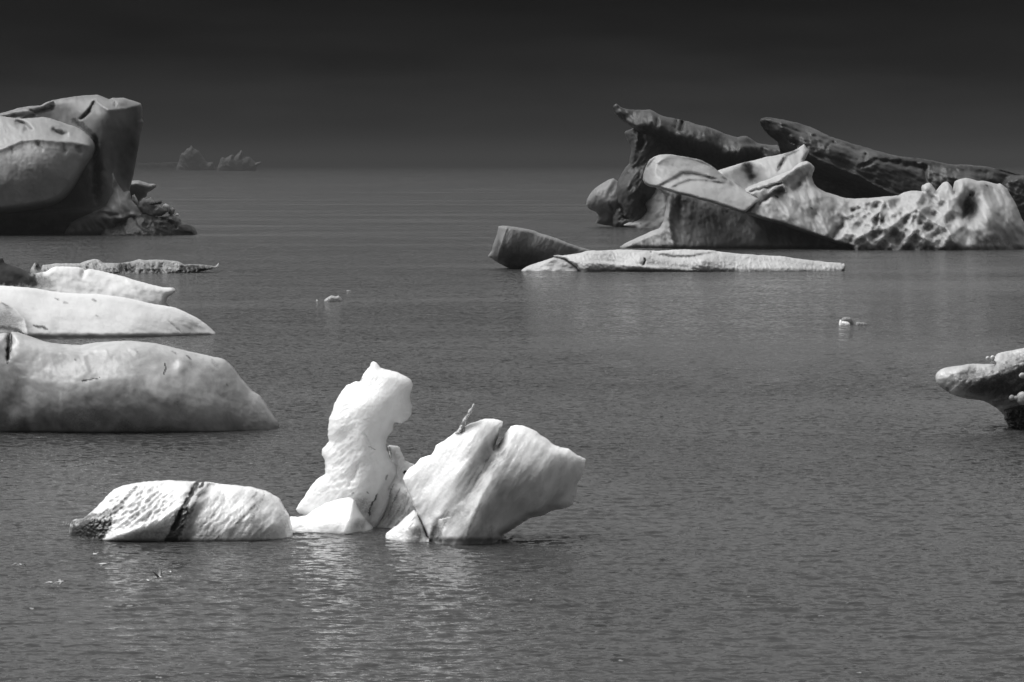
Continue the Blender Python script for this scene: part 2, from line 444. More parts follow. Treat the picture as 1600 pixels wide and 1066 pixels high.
# ---------------------------------------------------------------- water
def water_material():
    m = bpy.data.materials.new('lagoon_water'); m.use_nodes = True
    t = m.node_tree; t.nodes.clear(); L = t.links.new
    o = N(t, 'ShaderNodeOutputMaterial'); p = N(t, 'ShaderNodeBsdfPrincipled'); L(p.outputs[0], o.inputs[0])
    p.inputs['Base Color'].default_value = (.045, .045, .045, 1)
    p.inputs['Roughness'].default_value = .09
    p.inputs['IOR'].default_value = 1.33
    tc = N(t, 'ShaderNodeTexCoord')
    def noise(scale, st, detail, rough=.55, rot=0, dist=0):
        mp = N(t, 'ShaderNodeMapping'); mp.inputs['Scale'].default_value = st; mp.inputs['Rotation'].default_value = (0, 0, math.radians(rot))
        L(tc.outputs['Object'], mp.inputs[0])
        n = N(t, 'ShaderNodeTexNoise'); n.inputs['Scale'].default_value = scale; n.inputs['Detail'].default_value = detail
        n.inputs['Roughness'].default_value = rough; n.inputs['Distortion'].default_value = dist
        L(mp.outputs[0], n.inputs['Vector']); return n.outputs['Fac']
    # wind patches: calm lanes and rippled lanes drawn out across the view
    pa = noise(.010, (1, 3.0, 1), 5, .6, 5)
    rp = N(t, 'ShaderNodeMapRange'); rp.inputs['From Min'].default_value = .36; rp.inputs['From Max'].default_value = .60
    rp.inputs['To Min'].default_value = .45; rp.inputs['To Max'].default_value = 1.25; L(pa, rp.inputs['Value'])
    # sparse short-crested wavelets: the noise is pushed through a curve so that calm water lies between them
    def crest(n, lo, hi):
        r_ = N(t, 'ShaderNodeMapRange'); r_.interpolation_type = 'SMOOTHSTEP'
        r_.inputs['From Min'].default_value = lo; r_.inputs['From Max'].default_value = hi; L(n, r_.inputs['Value']); return r_.outputs[0]
    at = N(t, 'ShaderNodeAttribute'); at.attribute_name = 'flatness'      # 1 where the sheet is too coarse to carry the waves itself
    geo = N(t, 'ShaderNodeNewGeometry')
    def slopes(scale, st, detail, rough, rot, amp, ampf):
        """random surface slopes (x and y) from two channels of one noise"""
        mp = N(t, 'ShaderNodeMapping'); mp.inputs['Scale'].default_value = st; mp.inputs['Rotation'].default_value = (0, 0, math.radians(rot))
        L(tc.outputs['Object'], mp.inputs[0])
        n = N(t, 'ShaderNodeTexNoise'); n.inputs['Scale'].default_value = scale; n.inputs['Detail'].default_value = detail; n.inputs['Roughness'].default_value = rough
        L(mp.outputs[0], n.inputs['Vector'])
        v = N(t, 'ShaderNodeVectorMath', operation='SUBTRACT'); L(n.outputs['Color'], v.inputs[0]); v.inputs[1].default_value = (.5, .5, .5)
        w = N(t, 'ShaderNodeVectorMath', operation='MULTIPLY'); L(v.outputs[0], w.inputs[0]); w.inputs[1].default_value = (.9, 1, 0)
        k = N(t, 'ShaderNodeMapRange'); k.inputs['To Min'].default_value = amp; k.inputs['To Max'].default_value = ampf; L(at.outputs['Fac'], k.inputs['Value'])
        k2 = N(t, 'ShaderNodeMath', operation='MULTIPLY'); L(k.outputs[0], k2.inputs[0]); L(rp.outputs[0], k2.inputs[1])
        sc = N(t, 'ShaderNodeVectorMath', operation='SCALE'); L(w.outputs[0], sc.inputs[0]); L(k2.outputs[0], sc.inputs['Scale'])
        return sc.outputs[0]
    s1 = slopes(4.4, (.6, 1, 1), 4, .6, 6, 2.0, 3.0)
    s2 = slopes(.34, (.40, 1, 1), 5, .8, -4, .3, .8)
    a1 = N(t, 'ShaderNodeVectorMath', operation='ADD'); L(s1, a1.inputs[0]); L(s2, a1.inputs[1])
    a2 = N(t, 'ShaderNodeVectorMath', operation='ADD'); L(a1.outputs[0], a2.inputs[0]); L(geo.outputs['Normal'], a2.inputs[1])
    # normals tilted towards the camera: the water mirrors higher sky, less of the bergs
    wf = N(t, 'ShaderNodeMapRange'); wf.inputs['To Min'].default_value = -.06; wf.inputs['To Max'].default_value = -.10; L(at.outputs['Fac'], wf.inputs['Value'])
    wc = N(t, 'ShaderNodeCombineXYZ'); L(wf.outputs[0], wc.inputs['Y'])
    a3 = N(t, 'ShaderNodeVectorMath', operation='ADD'); L(a2.outputs[0], a3.inputs[0]); L(wc.outputs[0], a3.inputs[1]); a2 = a3
    nn = N(t, 'ShaderNodeVectorMath', operation='NORMALIZE'); L(a2.outputs[0], nn.inputs[0])
    L(nn.outputs[0], p.inputs['Normal'])
    return m
WATER = water_material()

def water_sheet():
    rng = np.random.default_rng(7)
    ya = 60.0; rows = [ya]
    while rows[-1] < 520:                       # fine rows where the wavelets can be told apart
        y = rows[-1]; rows.append(y + .42 * y * y / (CAMH * 2904))
    while rows[-1] < 24000: rows.append(rows[-1] * 1.06)
    Y = np.array(rows); T = np.linspace(-.29, .29, 1150)
    YY, TT = np.meshgrid(Y, T, indexing='ij'); XX = TT * YY
    near = Y < 560
    Yn = YY[near]; Xn = XX[near]; dY = np.gradient(Y)[near][:, None]
    patch = np.clip(.70 + 1.2 * fbm(Xn / 60 + .1 * Yn / 60, Yn / 17, 5, 4), .16, 1.25)
    clump = np.clip(-.02 + 2.4 * fbm(Xn / 1.9, Yn / 1.1, 9, 4), .06, 1.6)
    Zs = np.zeros(Xn.shape); Zl = np.zeros(Xn.shape)
    for k in range(46):
        lam = .16 * (8.0 ** rng.random()); an = rng.normal(0, .55) + .12
        kx, ky = math.sin(an) * 2 * math.pi / lam, math.cos(an) * 2 * math.pi / lam
        ph = rng.random() * 6.283; slope = .052
        fade = np.clip((lam / (dY * 2.2)) - 1, 0, 1)
        w = slope * lam / 6.283 * np.sin(kx * Xn + ky * Yn + ph) * fade
        if lam < 1.1: Zs += w
        else: Zl += w
    # sharper crests than troughs
    Zt = Zs * clump * 1.5 + Zl * .8
    Zt = (Zt + 5.0 * Zt * np.abs(Zt)) * patch
    env = np.clip((540 - Yn) / 160, 0, 1)
    Zt = .035 * np.tanh(Zt / .035)
    Z = np.zeros(XX.shape); Z[near] = Zt * env
    flat = np.clip((YY - 90) / 160, 0, 1)
    nr, nc = XX.shape
    vs = np.stack([XX, YY, Z], -1).reshape(-1, 3)
    i = np.arange(nr - 1)[:, None] * nc; j = np.arange(nc - 1)[None]
    a = (i + j).ravel(); q = np.stack([a, a + 1, a + nc + 1, a + nc], 1)
    n0 = len(vs)
    ex = np.array([(-6000, ya, 0), (-14000, 24000, 0), (6000, ya, 0), (14000, 24000, 0), (-6000, -900, 0), (6000, -900, 0)], float)
    vs = np.vstack([vs, ex])
    l0, l1, r0, r1 = 0, (nr - 1) * nc, nc - 1, nr * nc - 1
    extra = np.array([(n0, l0, l1, n0 + 1), (r0, n0 + 2, n0 + 3, r1), (n0 + 4, n0 + 5, r0, l0), (n0 + 4, l0, n0, n0 + 4)])
    me = bpy.data.meshes.new('water')
    fl_ = np.vstack([q, extra[:3]]).astype(np.int32)
    tris = np.array([(n0 + 4, l0, n0), (n0 + 5, n0 + 2, r0)], np.int32)
    me.vertices.add(len(vs)); me.vertices.foreach_set('co', vs.astype(np.float32).ravel())
    loops = np.r_[fl_.ravel(), tris.ravel()]
    me.loops.add(len(loops)); me.loops.foreach_set('vertex_index', loops)
    me.polygons.add(len(fl_) + 2)
    me.polygons.foreach_set('loop_start', np.r_[np.arange(len(fl_)) * 4, len(fl_) * 4 + np.array([0, 3])].astype(np.int32))
    me.polygons.foreach_set('loop_total', np.r_[np.full(len(fl_), 4), [3, 3]].astype(np.int32))
    me.polygons.foreach_set('use_smooth', np.ones(len(fl_) + 2, bool))
    me.materials.append(WATER); me.update(); me.validate()
    at = me.attributes.new('flatness', 'FLOAT', 'POINT'); at.data.foreach_set('value', np.r_[flat.ravel(), np.ones(6)].astype(np.float32))
    o = bpy.data.objects.new('water', me); COL.objects.link(o)
    tag(o, 'rippled grey lagoon water reaching the misty horizon', kind='structure')
water_sheet()

# ---------------------------------------------------------------- haze
def haze():
    m = bpy.data.materials.new('haze_air'); m.use_nodes = True
    t = m.node_tree; t.nodes.clear()
    o = N(t, 'ShaderNodeOutputMaterial'); v = N(t, 'ShaderNodeVolumePrincipled')
    v.inputs['Color'].default_value = (.095, .095, .095, 1); v.inputs['Density'].default_value = .00030
    v.inputs['Anisotropy'].default_value = 0.0
    t.links.new(v.outputs[0], o.inputs['Volume'])
    x, y0, y1, z0, z1 = 14500, -1500, 24800, -1.2, 50
    vs = [(-x, y0, z0), (x, y0, z0), (x, y1, z0), (-x, y1, z0), (-x, y0, z1), (x, y0, z1), (x, y1, z1), (-x, y1, z1)]
    fs = [(0, 3, 2, 1), (4, 5, 6, 7), (0, 1, 5, 4), (1, 2, 6, 5), (2, 3, 7, 6), (3, 0, 4, 7)]
    tag(mesh_obj('haze', vs, fs, m, smooth=False), 'thin grey mist over the lagoon', kind='stuff')
haze()

# ================================================================ ICEBERGS
# ---- far misty bergs
def far_berg(name, label, out_, v_base, th, seed):
    r_ = thing(name, label, 'iceberg', at_px(np.mean([p[0] for p in out_]), v_base), 'icebergs far off in the mist')
    D = dist_of(v_base)
    m = D / FPX
    f = [('noise', 2.5 * m, 16, 2.5, 50, seed, True), ('noise', 1.5 * m, 6, 1.5, 40, seed + 1, True)]
    relief('ice_body', M_MIST, D, out_, ctrl=th * m, R=14, feats=f, parent=r_, wl=v_base - 2, jag=.7, step=.9, seed=seed)
far_berg('misty_iceberg', 'faint peaked iceberg in the mist with one ragged pointed top',
         [(274, 270), (276, 260), (280.5, 248.5), (283, 239.6), (287, 238), (291.5, 232.7), (297, 230.6), (298.4, 226.5), (302, 231), (304, 232.7), (311, 235.5),
          (316, 244.4), (320, 250), (324.5, 254), (333, 253.5), (334.5, 259), (338, 264), (336, 270)], 266, 22, 11)
far_berg('misty_iceberg', 'faint iceberg in the mist with three small spires stepping up to the right',
         [(339, 270), (340, 262), (342.4, 255.4), (345, 246.5), (348, 245.8), (352, 247.8), (355, 246), (360, 242.3), (364.4, 241.6), (366, 245.8),
          (372.7, 239.6), (377, 234.3), (380, 237.5), (379.5, 245.8), (389, 245), (394.7, 250), (399, 254), (408, 252.6), (409, 254.7), (402, 261), (400, 270)], 267, 18, 23)
r_ = thing('misty_floe', 'very faint low flat ice floe in the mist left of the peaked far berg', 'ice floe', at_px(245, 261.5))
relief('ice_body', M_MIST, dist_of(261.5), [(214, 264), (214, 255), (228, 255.5), (240, 253.8), (250, 255), (268, 253), (282, 254.5), (296, 257), (300, 264)], ctrl=15, R=10, parent=r_, wl=260.5, jag=.5, step=1.2, seed=3,
       feats=[('noise', 12, 9, 2, 30, 3, True)])
r_ = thing('misty_floe', 'very faint long low line of ice along the misty horizon right of the far bergs', 'ice floe', at_px(560, 259.5))
relief('ice_body', M_MIST, dist_of(259.5), [(396, 262), (398, 257.6), (430, 257), (470, 258), (520, 257.2), (600, 258), (660, 257.4), (740, 258.2), (760, 262)], ctrl=20, R=6, parent=r_, wl=259, jag=.4, step=1.2, seed=4)

# ---- big berg on the left
big = thing('tall_iceberg', 'tall grey iceberg at the left edge with a square block and undercut base', 'iceberg', at_px(100, 366))
DL = dist_of(366)
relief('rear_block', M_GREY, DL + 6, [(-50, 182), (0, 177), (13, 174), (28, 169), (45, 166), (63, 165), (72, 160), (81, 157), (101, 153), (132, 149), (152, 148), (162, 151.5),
    (170, 155.5), (173, 154.5), (175, 153), (193, 153), (210, 158), (220, 162), (222.5, 168), (222, 186), (224.5, 191), (220, 209), (215, 239), (208, 277), (203, 295), (204, 307),
    (208, 316), (216, 328), (226, 340), (232, 352), (236, 376), (-50, 376)],
    ctrl=[(-40, 200, 3), (0, 190, 3), (60, 175, 2), (100, 160, 1.5), (150, 152, 2), (120, 190, 4.5), (148, 160, 4.2), (170, 173, 8.5), (205, 160, 3.5), (215, 200, 3.2),
          (168, 205, 8.3), (205, 240, 2.6), (160, 240, 7.3), (150, 290, 6), (175, 290, 6.5), (195, 290, 4), (160, 320, 7), (190, 325, 8), (215, 335, 7.5),
          (100, 330, .5), (20, 340, .5), (-40, 350, .5), (100, 372, 1), (160, 335, 6), (150, 372, 6.5), (200, 372, 9)],
    R=9, feats=[('line', [(149, 157), (140, 172), (125, 187)], 2.2, -2.0), ('line', [(172, 154), (180, 160), (179, 167)], 1.6, -1.2),
                ('ridge', [(150, 158), (160, 166), (170, 172), (195, 170), (222, 163)], 4, 1.0), ('step', [(40, 182), (60, 172), (80, 160)], 2, 12, 1.5),
                ('line', [(45, 173), (70, 172), (85, 166)], 3, -1.5), ('line', [(0, 186), (30, 180), (55, 180)], 4, -1.2),
                ('line', [(148, 215), (150, 260), (152, 320)], 6, -2.4), ('step', [(230, 326), (180, 324), (120, 326), (-40, 334)], 2.5, 30, 1.6),
                ('bump', 182, 270, 9, 60, 10, 1.0),
                ('noise', 1.2, 45, 1.5, 70, 7, False), ('noise', .7, 16, 2.5, 80, 8, False)],
    dirt=[('line', [(112, 188), (125, 194), (140, 206), (149, 214)], 4, .8), ('line', [(149, 157), (125, 187)], 1, .7), ('line', [(178, 280), (188, 292)], 1.5, .3),
          ('line', [(149, 214), (151, 232)], 2.5, .9)],
    parent=big, wl=365, jag=.5, seed=21, tone=[('blob', 204, 235, 26, 62, 8, .75), ('blob', 60, 356, 170, 22, 0, .9), ('line', [(152, 225), (150, 300)], 9, .6), ('blob', 180, 360, 40, 12, 0, .5)], cut=1.0, nz=0.4)  # tone paints shade on the right face, column crease and recessed base
relief('front_lobe', M_LOBE, DL - 1, [(-50, 182), (0, 181), (30, 186), (52, 184), (73, 183), (96, 191), (119, 198.5), (133, 207), (142, 215), (149, 226), (148, 236), (142, 248), (134, 259), (127, 272),
    (119, 285), (110, 300), (101, 310), (90, 318), (76, 323), (57, 327), (38, 330), (0, 335), (-50, 338)],
    ctrl=[(-50, 190, 2), (0, 190, 2), (73, 190, 2.5), (120, 205, 3), (-50, 236, 8), (0, 234, 9), (33, 221, 8), (60, 219, 8), (89, 222, 8), (130, 224, 6), (140, 232, 5.5),
          (-50, 290, 11.5), (0, 290, 12), (60, 280, 11.5), (110, 270, 8.5), (130, 250, 6.5), (0, 325, 11), (60, 315, 10), (95, 302, 8)],
    R=13, feats=[('ridge', [(-50, 238), (0, 234), (20, 226), (33, 220), (60, 218), (89, 221), (115, 222), (140, 228)], 5, 1.0),
                 ('line', [(24, 190), (38, 196), (50, 204)], 5, -2.2), ('line', [(82, 200), (96, 210), (108, 214)], 5, -1.6), ('line', [(17, 229), (20, 240)], 2, -.4),
                 ('line', [(56, 220), (66, 236)], 3, -.6), ('line', [(98, 222), (102, 242)], 3, -.7), ('line', [(123, 226), (125, 240)], 3, -1.0),
                 ('noise', 1.6, 40, 1.6, 60, 9, False), ('noise', .8, 14, 2.2, 75, 10, False), ('noise', .5, 8, 1, 0, 12, True)],
    parent=big, jag=.6, chaikin=1, seed=22, tone=[('blob', 40, 336, 130, 12, -4, .5), ('line', [(149, 235), (120, 290), (95, 318)], 6, .4)], nz=0.3)  # tone paints the lobe darker towards its shaded underside
relief('dark_foot', M_BLACK, DL - 3, [(150, 376), (160, 352), (190, 338), (205, 333), (228, 334), (243, 338.5), (263, 336), (272, 337), (282, 342), (284, 348), (294, 350), (301, 353), (306, 359), (308, 365), (309, 376)],
    ctrl=[(200, 350, 5), (180, 345, 3), (260, 345, 4), (300, 360, 2.5), (240, 366, 6.5), (200, 370, 7), (300, 372, 3)], R=8,
    feats=[('noise', .8, 14, 1.8, 20, 31, True), ('line', [(232, 339), (262, 343), (276, 356)], 2.5, -1.2)], parent=big, wl=364, jag=1.3, seed=23)
relief('melted_skirt', M_GREY, DL - 3.5, [(150, 330), (165, 322), (176, 302), (176, 270), (184, 288), (193, 300), (203, 298), (205, 312), (214, 322), (220, 332), (232, 341), (215, 346), (185, 352), (182, 376), (95, 376), (110, 348), (135, 336)],
    ctrl=[(180, 300, .8), (190, 315, 3), (160, 335, 3.5), (205, 330, 3.2), (180, 345, 4), (120, 366, 2), (170, 372, 3)], R=12,
    feats=[('noise', .8, 12, 2.5, 60, 35, True), ('line', [(100, 336), (150, 333), (185, 336)], 3, -1.4), ('bump', 207, 335, 4, 2.5, 0, 1.2), ('bump', 190, 341, 6, 3, 0, 1.2)],
    dirt=[('blob', 205, 343, 16, 5, 20, .5)], parent=big, wl=365, jag=.8, seed=24, tone=[('blob', 150, 352, 60, 16, 0, .75)], cut=.6, nz=0.6)  # shade of the base recess painted in by tone

anv = thing('anvil_iceberg', 'small mushroom-shaped iceberg poking out to the right behind the tall left berg', 'iceberg', at_px(218, 352))
relief('ice_body', M_GREY, dist_of(352), [(190, 286), (204, 283), (210, 282), (216, 282), (224, 284), (232.5, 287), (240, 287), (244, 289), (244, 292.5), (238, 297), (230.6, 301), (229, 307.5),
    (221, 311), (217, 317), (221, 330), (232, 345), (236, 360), (196, 360), (190, 320)], ctrl=[(200, 290, 5), (225, 290, 5), (240, 291, 4), (210, 310, 1.6), (220, 350, 4), (205, 350, 4)],
    R=8, feats=[('noise', .6, 8, 2, 20, 36, False)], parent=anv, wl=351, jag=.5, seed=25, tone=[('blob', 214, 304, 22, 14, 0, .6)])

def chunk(label, out_, mat, D, th, seed):
    base = at_px(np.mean([p[0] for p in out_]), 366)
    xs = np.array([p[0] for p in out_]); vs_ = np.array([p[1] for p in out_])
    x, y, z = unproject(xs.mean(), vs_.max(), D)
    r_ = thing('ice_chunk', label, 'ice chunk', (float(x), float(D), float(z)), 'ice chunks heaped on the dark foot of the tall berg')
    relief('chunk_body', mat, D, out_, ctrl=th, R=5, parent=r_, jag=.5, step=1.0, seed=seed, back=th, feats=[('noise', .15, 6, 1.5, 30, seed, False)])
chunk('clear upright ice chunk wedged between the melted skirt and the mushroom berg', [(206, 306), (210, 303.5), (213, 309), (216.5, 316), (215, 320), (210, 319), (206.5, 314)], M_CLEAR, DL - 1, .9, 41)
chunk('grey block of ice that carries the dark slab in the heap', [(216, 324), (219, 315), (224, 309), (228, 311), (233, 310), (238, 313), (246, 320), (250, 328), (247, 336), (238, 341), (228, 337), (221, 333)], M_GREY, DL - 2, 1.6, 42)
chunk('small pale triangular chunk at the top of the heap behind the dark slab', [(232, 313), (235, 308), (239, 312), (242, 316), (235, 318)], M_PALE, DL, .6, 43)
chunk('nearly black tilted slab lying across the top of the heap', [(232, 319.5), (237, 316), (247, 313), (253.5, 314), (252.5, 319), (246, 320), (237, 321)], M_BLACK, DL - 4.2, .9, 44)
chunk('smooth white rounded lump of ice at the right of the heap', [(252, 326), (255, 320), (259, 318), (264, 320.5), (266, 325), (265, 331), (258, 332), (253, 330)], M_PALE, DL - 3.2, 1.0, 45)
chunk('dark rounded wedge with a pale lower rim lying in front in the heap', [(239, 334), (240.5, 327), (246, 322.5), (252, 324), (258, 327.5), (261.5, 329), (259, 334), (252, 338), (243, 338)], M_DARK, DL - 5.2, 1.1, 46)
chunk('dull grey chunk low on the right slope of the heap', [(262, 333), (266, 326), (270, 324), (273.5, 328), (272, 334), (267, 337)], M_GREY, DL - 2.6, .8, 47)
chunk('tiny bright sliver on the right end of the heap', [(274, 335), (277, 333), (280, 335), (279.5, 337.5), (275, 337.5)], M_PALE, DL - 3.2, .5, 48)

# ---- thin floe beyond the snowy berg
lf = thing('low_floe', 'long thin floe with two black bands lying beyond the snowy berg on the left', 'ice floe', at_px(200, 426))
relief('ice_body', M_LOBE, dist_of(425.5), [(46, 432), (48, 421), (52, 414), (54.5, 410.5), (58, 411), (63, 422), (67, 414), (78, 413), (90, 411.5), (108, 412), (125, 412), (131, 409), (137, 407.2),
    (148.5, 404.7), (154, 406), (160, 410.5), (172, 411), (185, 411), (195, 410), (206.6, 408.5), (212, 407), (218, 405.2), (228, 406.6), (243, 405.7), (259, 406.6), (272.5, 407.6), (281, 409.5), (284, 411.5),
    (288, 413.4), (300, 412.8), (311, 413.4), (322, 414), (331, 415), (336, 416), (341, 411), (342, 414), (340, 419), (330, 421), (321, 423), (300, 427), (292, 432)],
    ctrl=[(60, 420, 2), (150, 410, 1), (150, 424, 3), (240, 408, 1), (240, 424, 3.2), (300, 420, 1.5), (335, 418, .8)], R=6,
    feats=[('noise', .8, 12, 1.5, 45, 61, True), ('noise', .4, 5, 1.4, 0, 62, True)],
    dirt=[('line', [(57, 411), (59, 421)], 3, .95), ('line', [(188, 412), (189, 425)], 2.5, 1), ('line', [(194, 412), (196, 425)], 3, 1), ('line', [(201, 412), (203, 424)], 2.5, 1), ('line', [(286, 416), (281, 422)], 3, 1),
          ('line', [(288, 418), (322, 420)], 3.5, 1), ('line', [(286, 423), (320, 424)], 3, 1), ('line', [(232, 411), (228, 421)], 4, .35), ('line', [(236, 411), (240, 423)], 3, .3)],
    parent=lf, wl=424.5, jag=.7, step=1.0, seed=51, tone=[('blob', 235, 417, 26, 9, 0, .4), ('blob', 130, 420, 80, 6, 0, .3), ('line', [(286, 420), (330, 419)], 6, .8), ('line', [(186, 418), (205, 418)], 7, .8)], cut=.3)

# ---- snowy berg
sn = thing('snowy_iceberg', 'white snow-covered iceberg at the left edge with a notched tip and a dirty back corner', 'iceberg', at_px(120, 526))
DS = dist_of(524)
relief('back_ridge', M_FIRN, DS + 7, [(-50, 396), (0, 401), (3, 410), (10, 414), (18, 416.5), (27, 419), (36, 423.5), (45, 426), (51, 427), (58, 426.5), (72, 424.4), (80, 419), (87, 416.6), (103, 416.5), (120, 417.5), (127, 419.5),
    (132, 423.5), (136, 421), (141, 420.3), (154, 423), (168, 426.5), (190, 432), (210, 438.5), (232, 444), (255, 449.2), (269, 449.6), (274, 455), (269, 461), (262, 464), (260, 467), (258, 473), (261, 477), (268, 482),
    (270, 506), (240, 540), (-50, 540)],
    ctrl=[(-40, 410, 2), (0, 415, 2), (90, 422, 1), (180, 433, 1), (255, 453, 1), (-40, 445, 3.5), (0, 445, 3.5), (100, 452, 2.4), (180, 458, 2.5), (240, 464, 2.0), (0, 500, 4), (120, 500, 4), (240, 490, 2.5)], R=8,
    feats=[('noise', .5, 40, 1.6, 10, 65, False), ('noise', .25, 9, 1.6, 20, 66, False), ('line', [(132, 423), (128, 436)], 3, -.4), ('step', [(200, 442), (215, 470)], 6, 14, .25)],
    dirt=[('blob', 0, 424, 56, 22, 12, 1.4), ('blob', 36, 435, 30, 11, 20, 1.1), ('blob', 62, 437, 22, 8, 20, .45), ('line', [(51, 427), (66, 440)], 3, .5)],
    parent=sn, jag=.5, seed=52, tone=[('blob', 30, 436, 60, 16, 10, .5), ('blob', 180, 462, 90, 8, 12, .2)], wl=530, nz=.5)
relief('snow_slope', M_FIRN, DS + 1.2, [(-50, 445), (0, 446.5), (30, 448.5), (52, 450.5), (75, 455), (98, 457.5), (120, 458.7), (150, 459.5), (172, 462), (195, 465.6), (218, 471), (240, 476), (256, 478.5), (270, 480.6),
    (286, 487), (300, 494), (310, 500), (318, 506), (326, 513), (333, 519.6), (336, 523), (335, 540), (-50, 545)],
    ctrl=[(-50, 450, 0.6), (0, 450, .6), (75, 460, .6), (150, 464, .6), (240, 480, .6), (300, 498, .6), (-50, 490, 3.6), (0, 490, 3.8), (40, 470, 2.2), (75, 500, 4), (150, 490, 2.6), (220, 500, 2.4), (150, 525, 4.6), (250, 520, 2.6),
          (300, 520, 1.2), (-50, 530, 5.3), (0, 530, 5.5), (60, 528, 5.3)], R=6,
    feats=[('noise', .5, 60, 2, 20, 67, False), ('noise', .18, 14, 2.0, 25, 68, False), ('noise', .06, 4, 1.2, 0, 69, True), ('ridge', [(-50, 470), (0, 472), (22, 482), (38, 500), (45, 530)], 6, .5),
           ('line', [(262, 500), (285, 521)], 1.3, -.12)],
    dirt=[('line', [(-50, 512), (8, 512), (28, 516), (36, 522)], 3.5, .85), ('line', [(0, 473), (12, 477)], 1.5, .7), ('blob', 10, 505, 26, 20, 30, .35), ('line', [(52, 509), (64, 511), (76, 514)], 2, .85), ('line', [(145, 468), (150, 471)], 2, .6),
          ('line', [(85, 466), (92, 469)], 1.2, .6), ('line', [(97, 472), (106, 474)], 1.2, .5), ('line', [(262, 500), (285, 521)], .6, .35), ('line', [(150, 492), (153, 495)], 1.2, .5)],
    parent=sn, wl=525, jag=.45, seed=53, tone=[('blob', 0, 505, 34, 32, 20, .5)], cut=.4, nz=0.5)

# ---- smooth berg
sm = thing('smooth_iceberg', 'long smooth rounded iceberg at the left edge, nearest of those on that side', 'iceberg', at_px(210, 680))
DM = dist_of(679)
relief('ice_body', M_SMOOTH, DM + 3.4, [(-50, 524), (0, 521), (8, 520), (12, 523), (13.5, 530), (15, 531), (16, 523), (18, 518.7), (27, 519.6), (45, 525.6), (66, 533), (78, 536), (90, 537.3), (108, 538.5), (126, 539), (137, 537), (150, 535.3), (180, 533),
    (204, 532.3), (240, 536), (270, 543), (300, 550.5), (330, 557), (345, 560), (353, 564), (363, 573.6), (378, 593), (393, 611), (405, 618.7), (411, 626), (417, 635), (423, 644), (429, 653), (433, 658), (435.5, 664), (436, 674), (425, 700), (-50, 715)],
    ctrl=[(-50, 530, 1.3), (30, 530, 1.2), (120, 545, 1.2), (210, 540, 1.0), (300, 558, .9), (350, 570, .8), (400, 625, .7), (430, 668, .6), (-50, 580, 2.4), (30, 600, 2.6), (120, 595, 2.8), (210, 580, 2.3), (300, 600, 2.1), (350, 620, 1.7),
          (-50, 640, 2.6), (60, 640, 2.9), (150, 635, 3.2), (250, 630, 2.9), (330, 640, 2.3), (390, 655, 1.3), (0, 690, 1.8), (120, 690, 2.4), (250, 690, 2.3), (350, 690, 1.8), (410, 690, 1.0)], R=16,
    feats=[('step', [(50, 720), (48, 640), (40, 592), (18, 560), (14, 500)], 9, 34, -.3), ('step', [(200, 586), (160, 590), (130, 598), (70, 595), (44, 590)], 3.5, 12, .05),
           ('step', [(94, 630), (95, 655), (104, 668), (122, 678)], 4, 12, .07), ('line', [(14, 524), (12, 545), (11, 565)], 2.0, -.5), ('bump', 25, 665, 20, 22, 20, .5),
           ('noise', .45, 90, 1.5, 15, 71, False), ('noise', .16, 24, 1.5, 30, 72, False), ('noise', .06, 8, 1.4, 60, 73, False), ('bump', 283, 572, 10, 14, 20, .18), ('noise', .12, 7, 1, 0, 74, True, (405, 650, 40, 30))],
    dirt=[('line', [(13, 521), (13, 540), (12, 556), (12, 568)], 2.0, 1), ('line', [(18, 522), (17, 548), (15, 552)], 1.2, .9), ('line', [(258, 568), (259, 575), (256, 586)], 1.0, .9), ('line', [(292, 555), (297, 561)], 1.2, .8), ('line', [(268, 549), (276, 553)], 1.1, .5),
          ('line', [(128, 596), (140, 593), (156, 590)], .8, .9), ('line', [(115, 561), (118, 563)], 1.4, .7), ('line', [(210, 545), (216, 553)], 2, .25), ('blob', 130, 655, 34, 16, 0, .22), ('blob', 195, 664, 14, 10, 0, .25), ('blob', 20, 663, 20, 12, 10, .3),
          ('blob', 230, 672, 60, 5, 0, .25), ('line', [(354, 600), (356, 603)], 1.4, .5), ('line', [(330, 562), (340, 575)], 3, .25), ('line', [(275, 627), (277, 632)], 3, .25)],
    parent=sm, wl=678, jag=.5, seed=54, tone=[('blob', 60, 668, 110, 26, 0, .55), ('blob', 260, 676, 190, 22, 0, .5), ('blob', 150, 640, 130, 26, 4, .25), ('blob', 15, 610, 34, 60, 0, .4)], cut=.3, nz=0.35, oc=3)

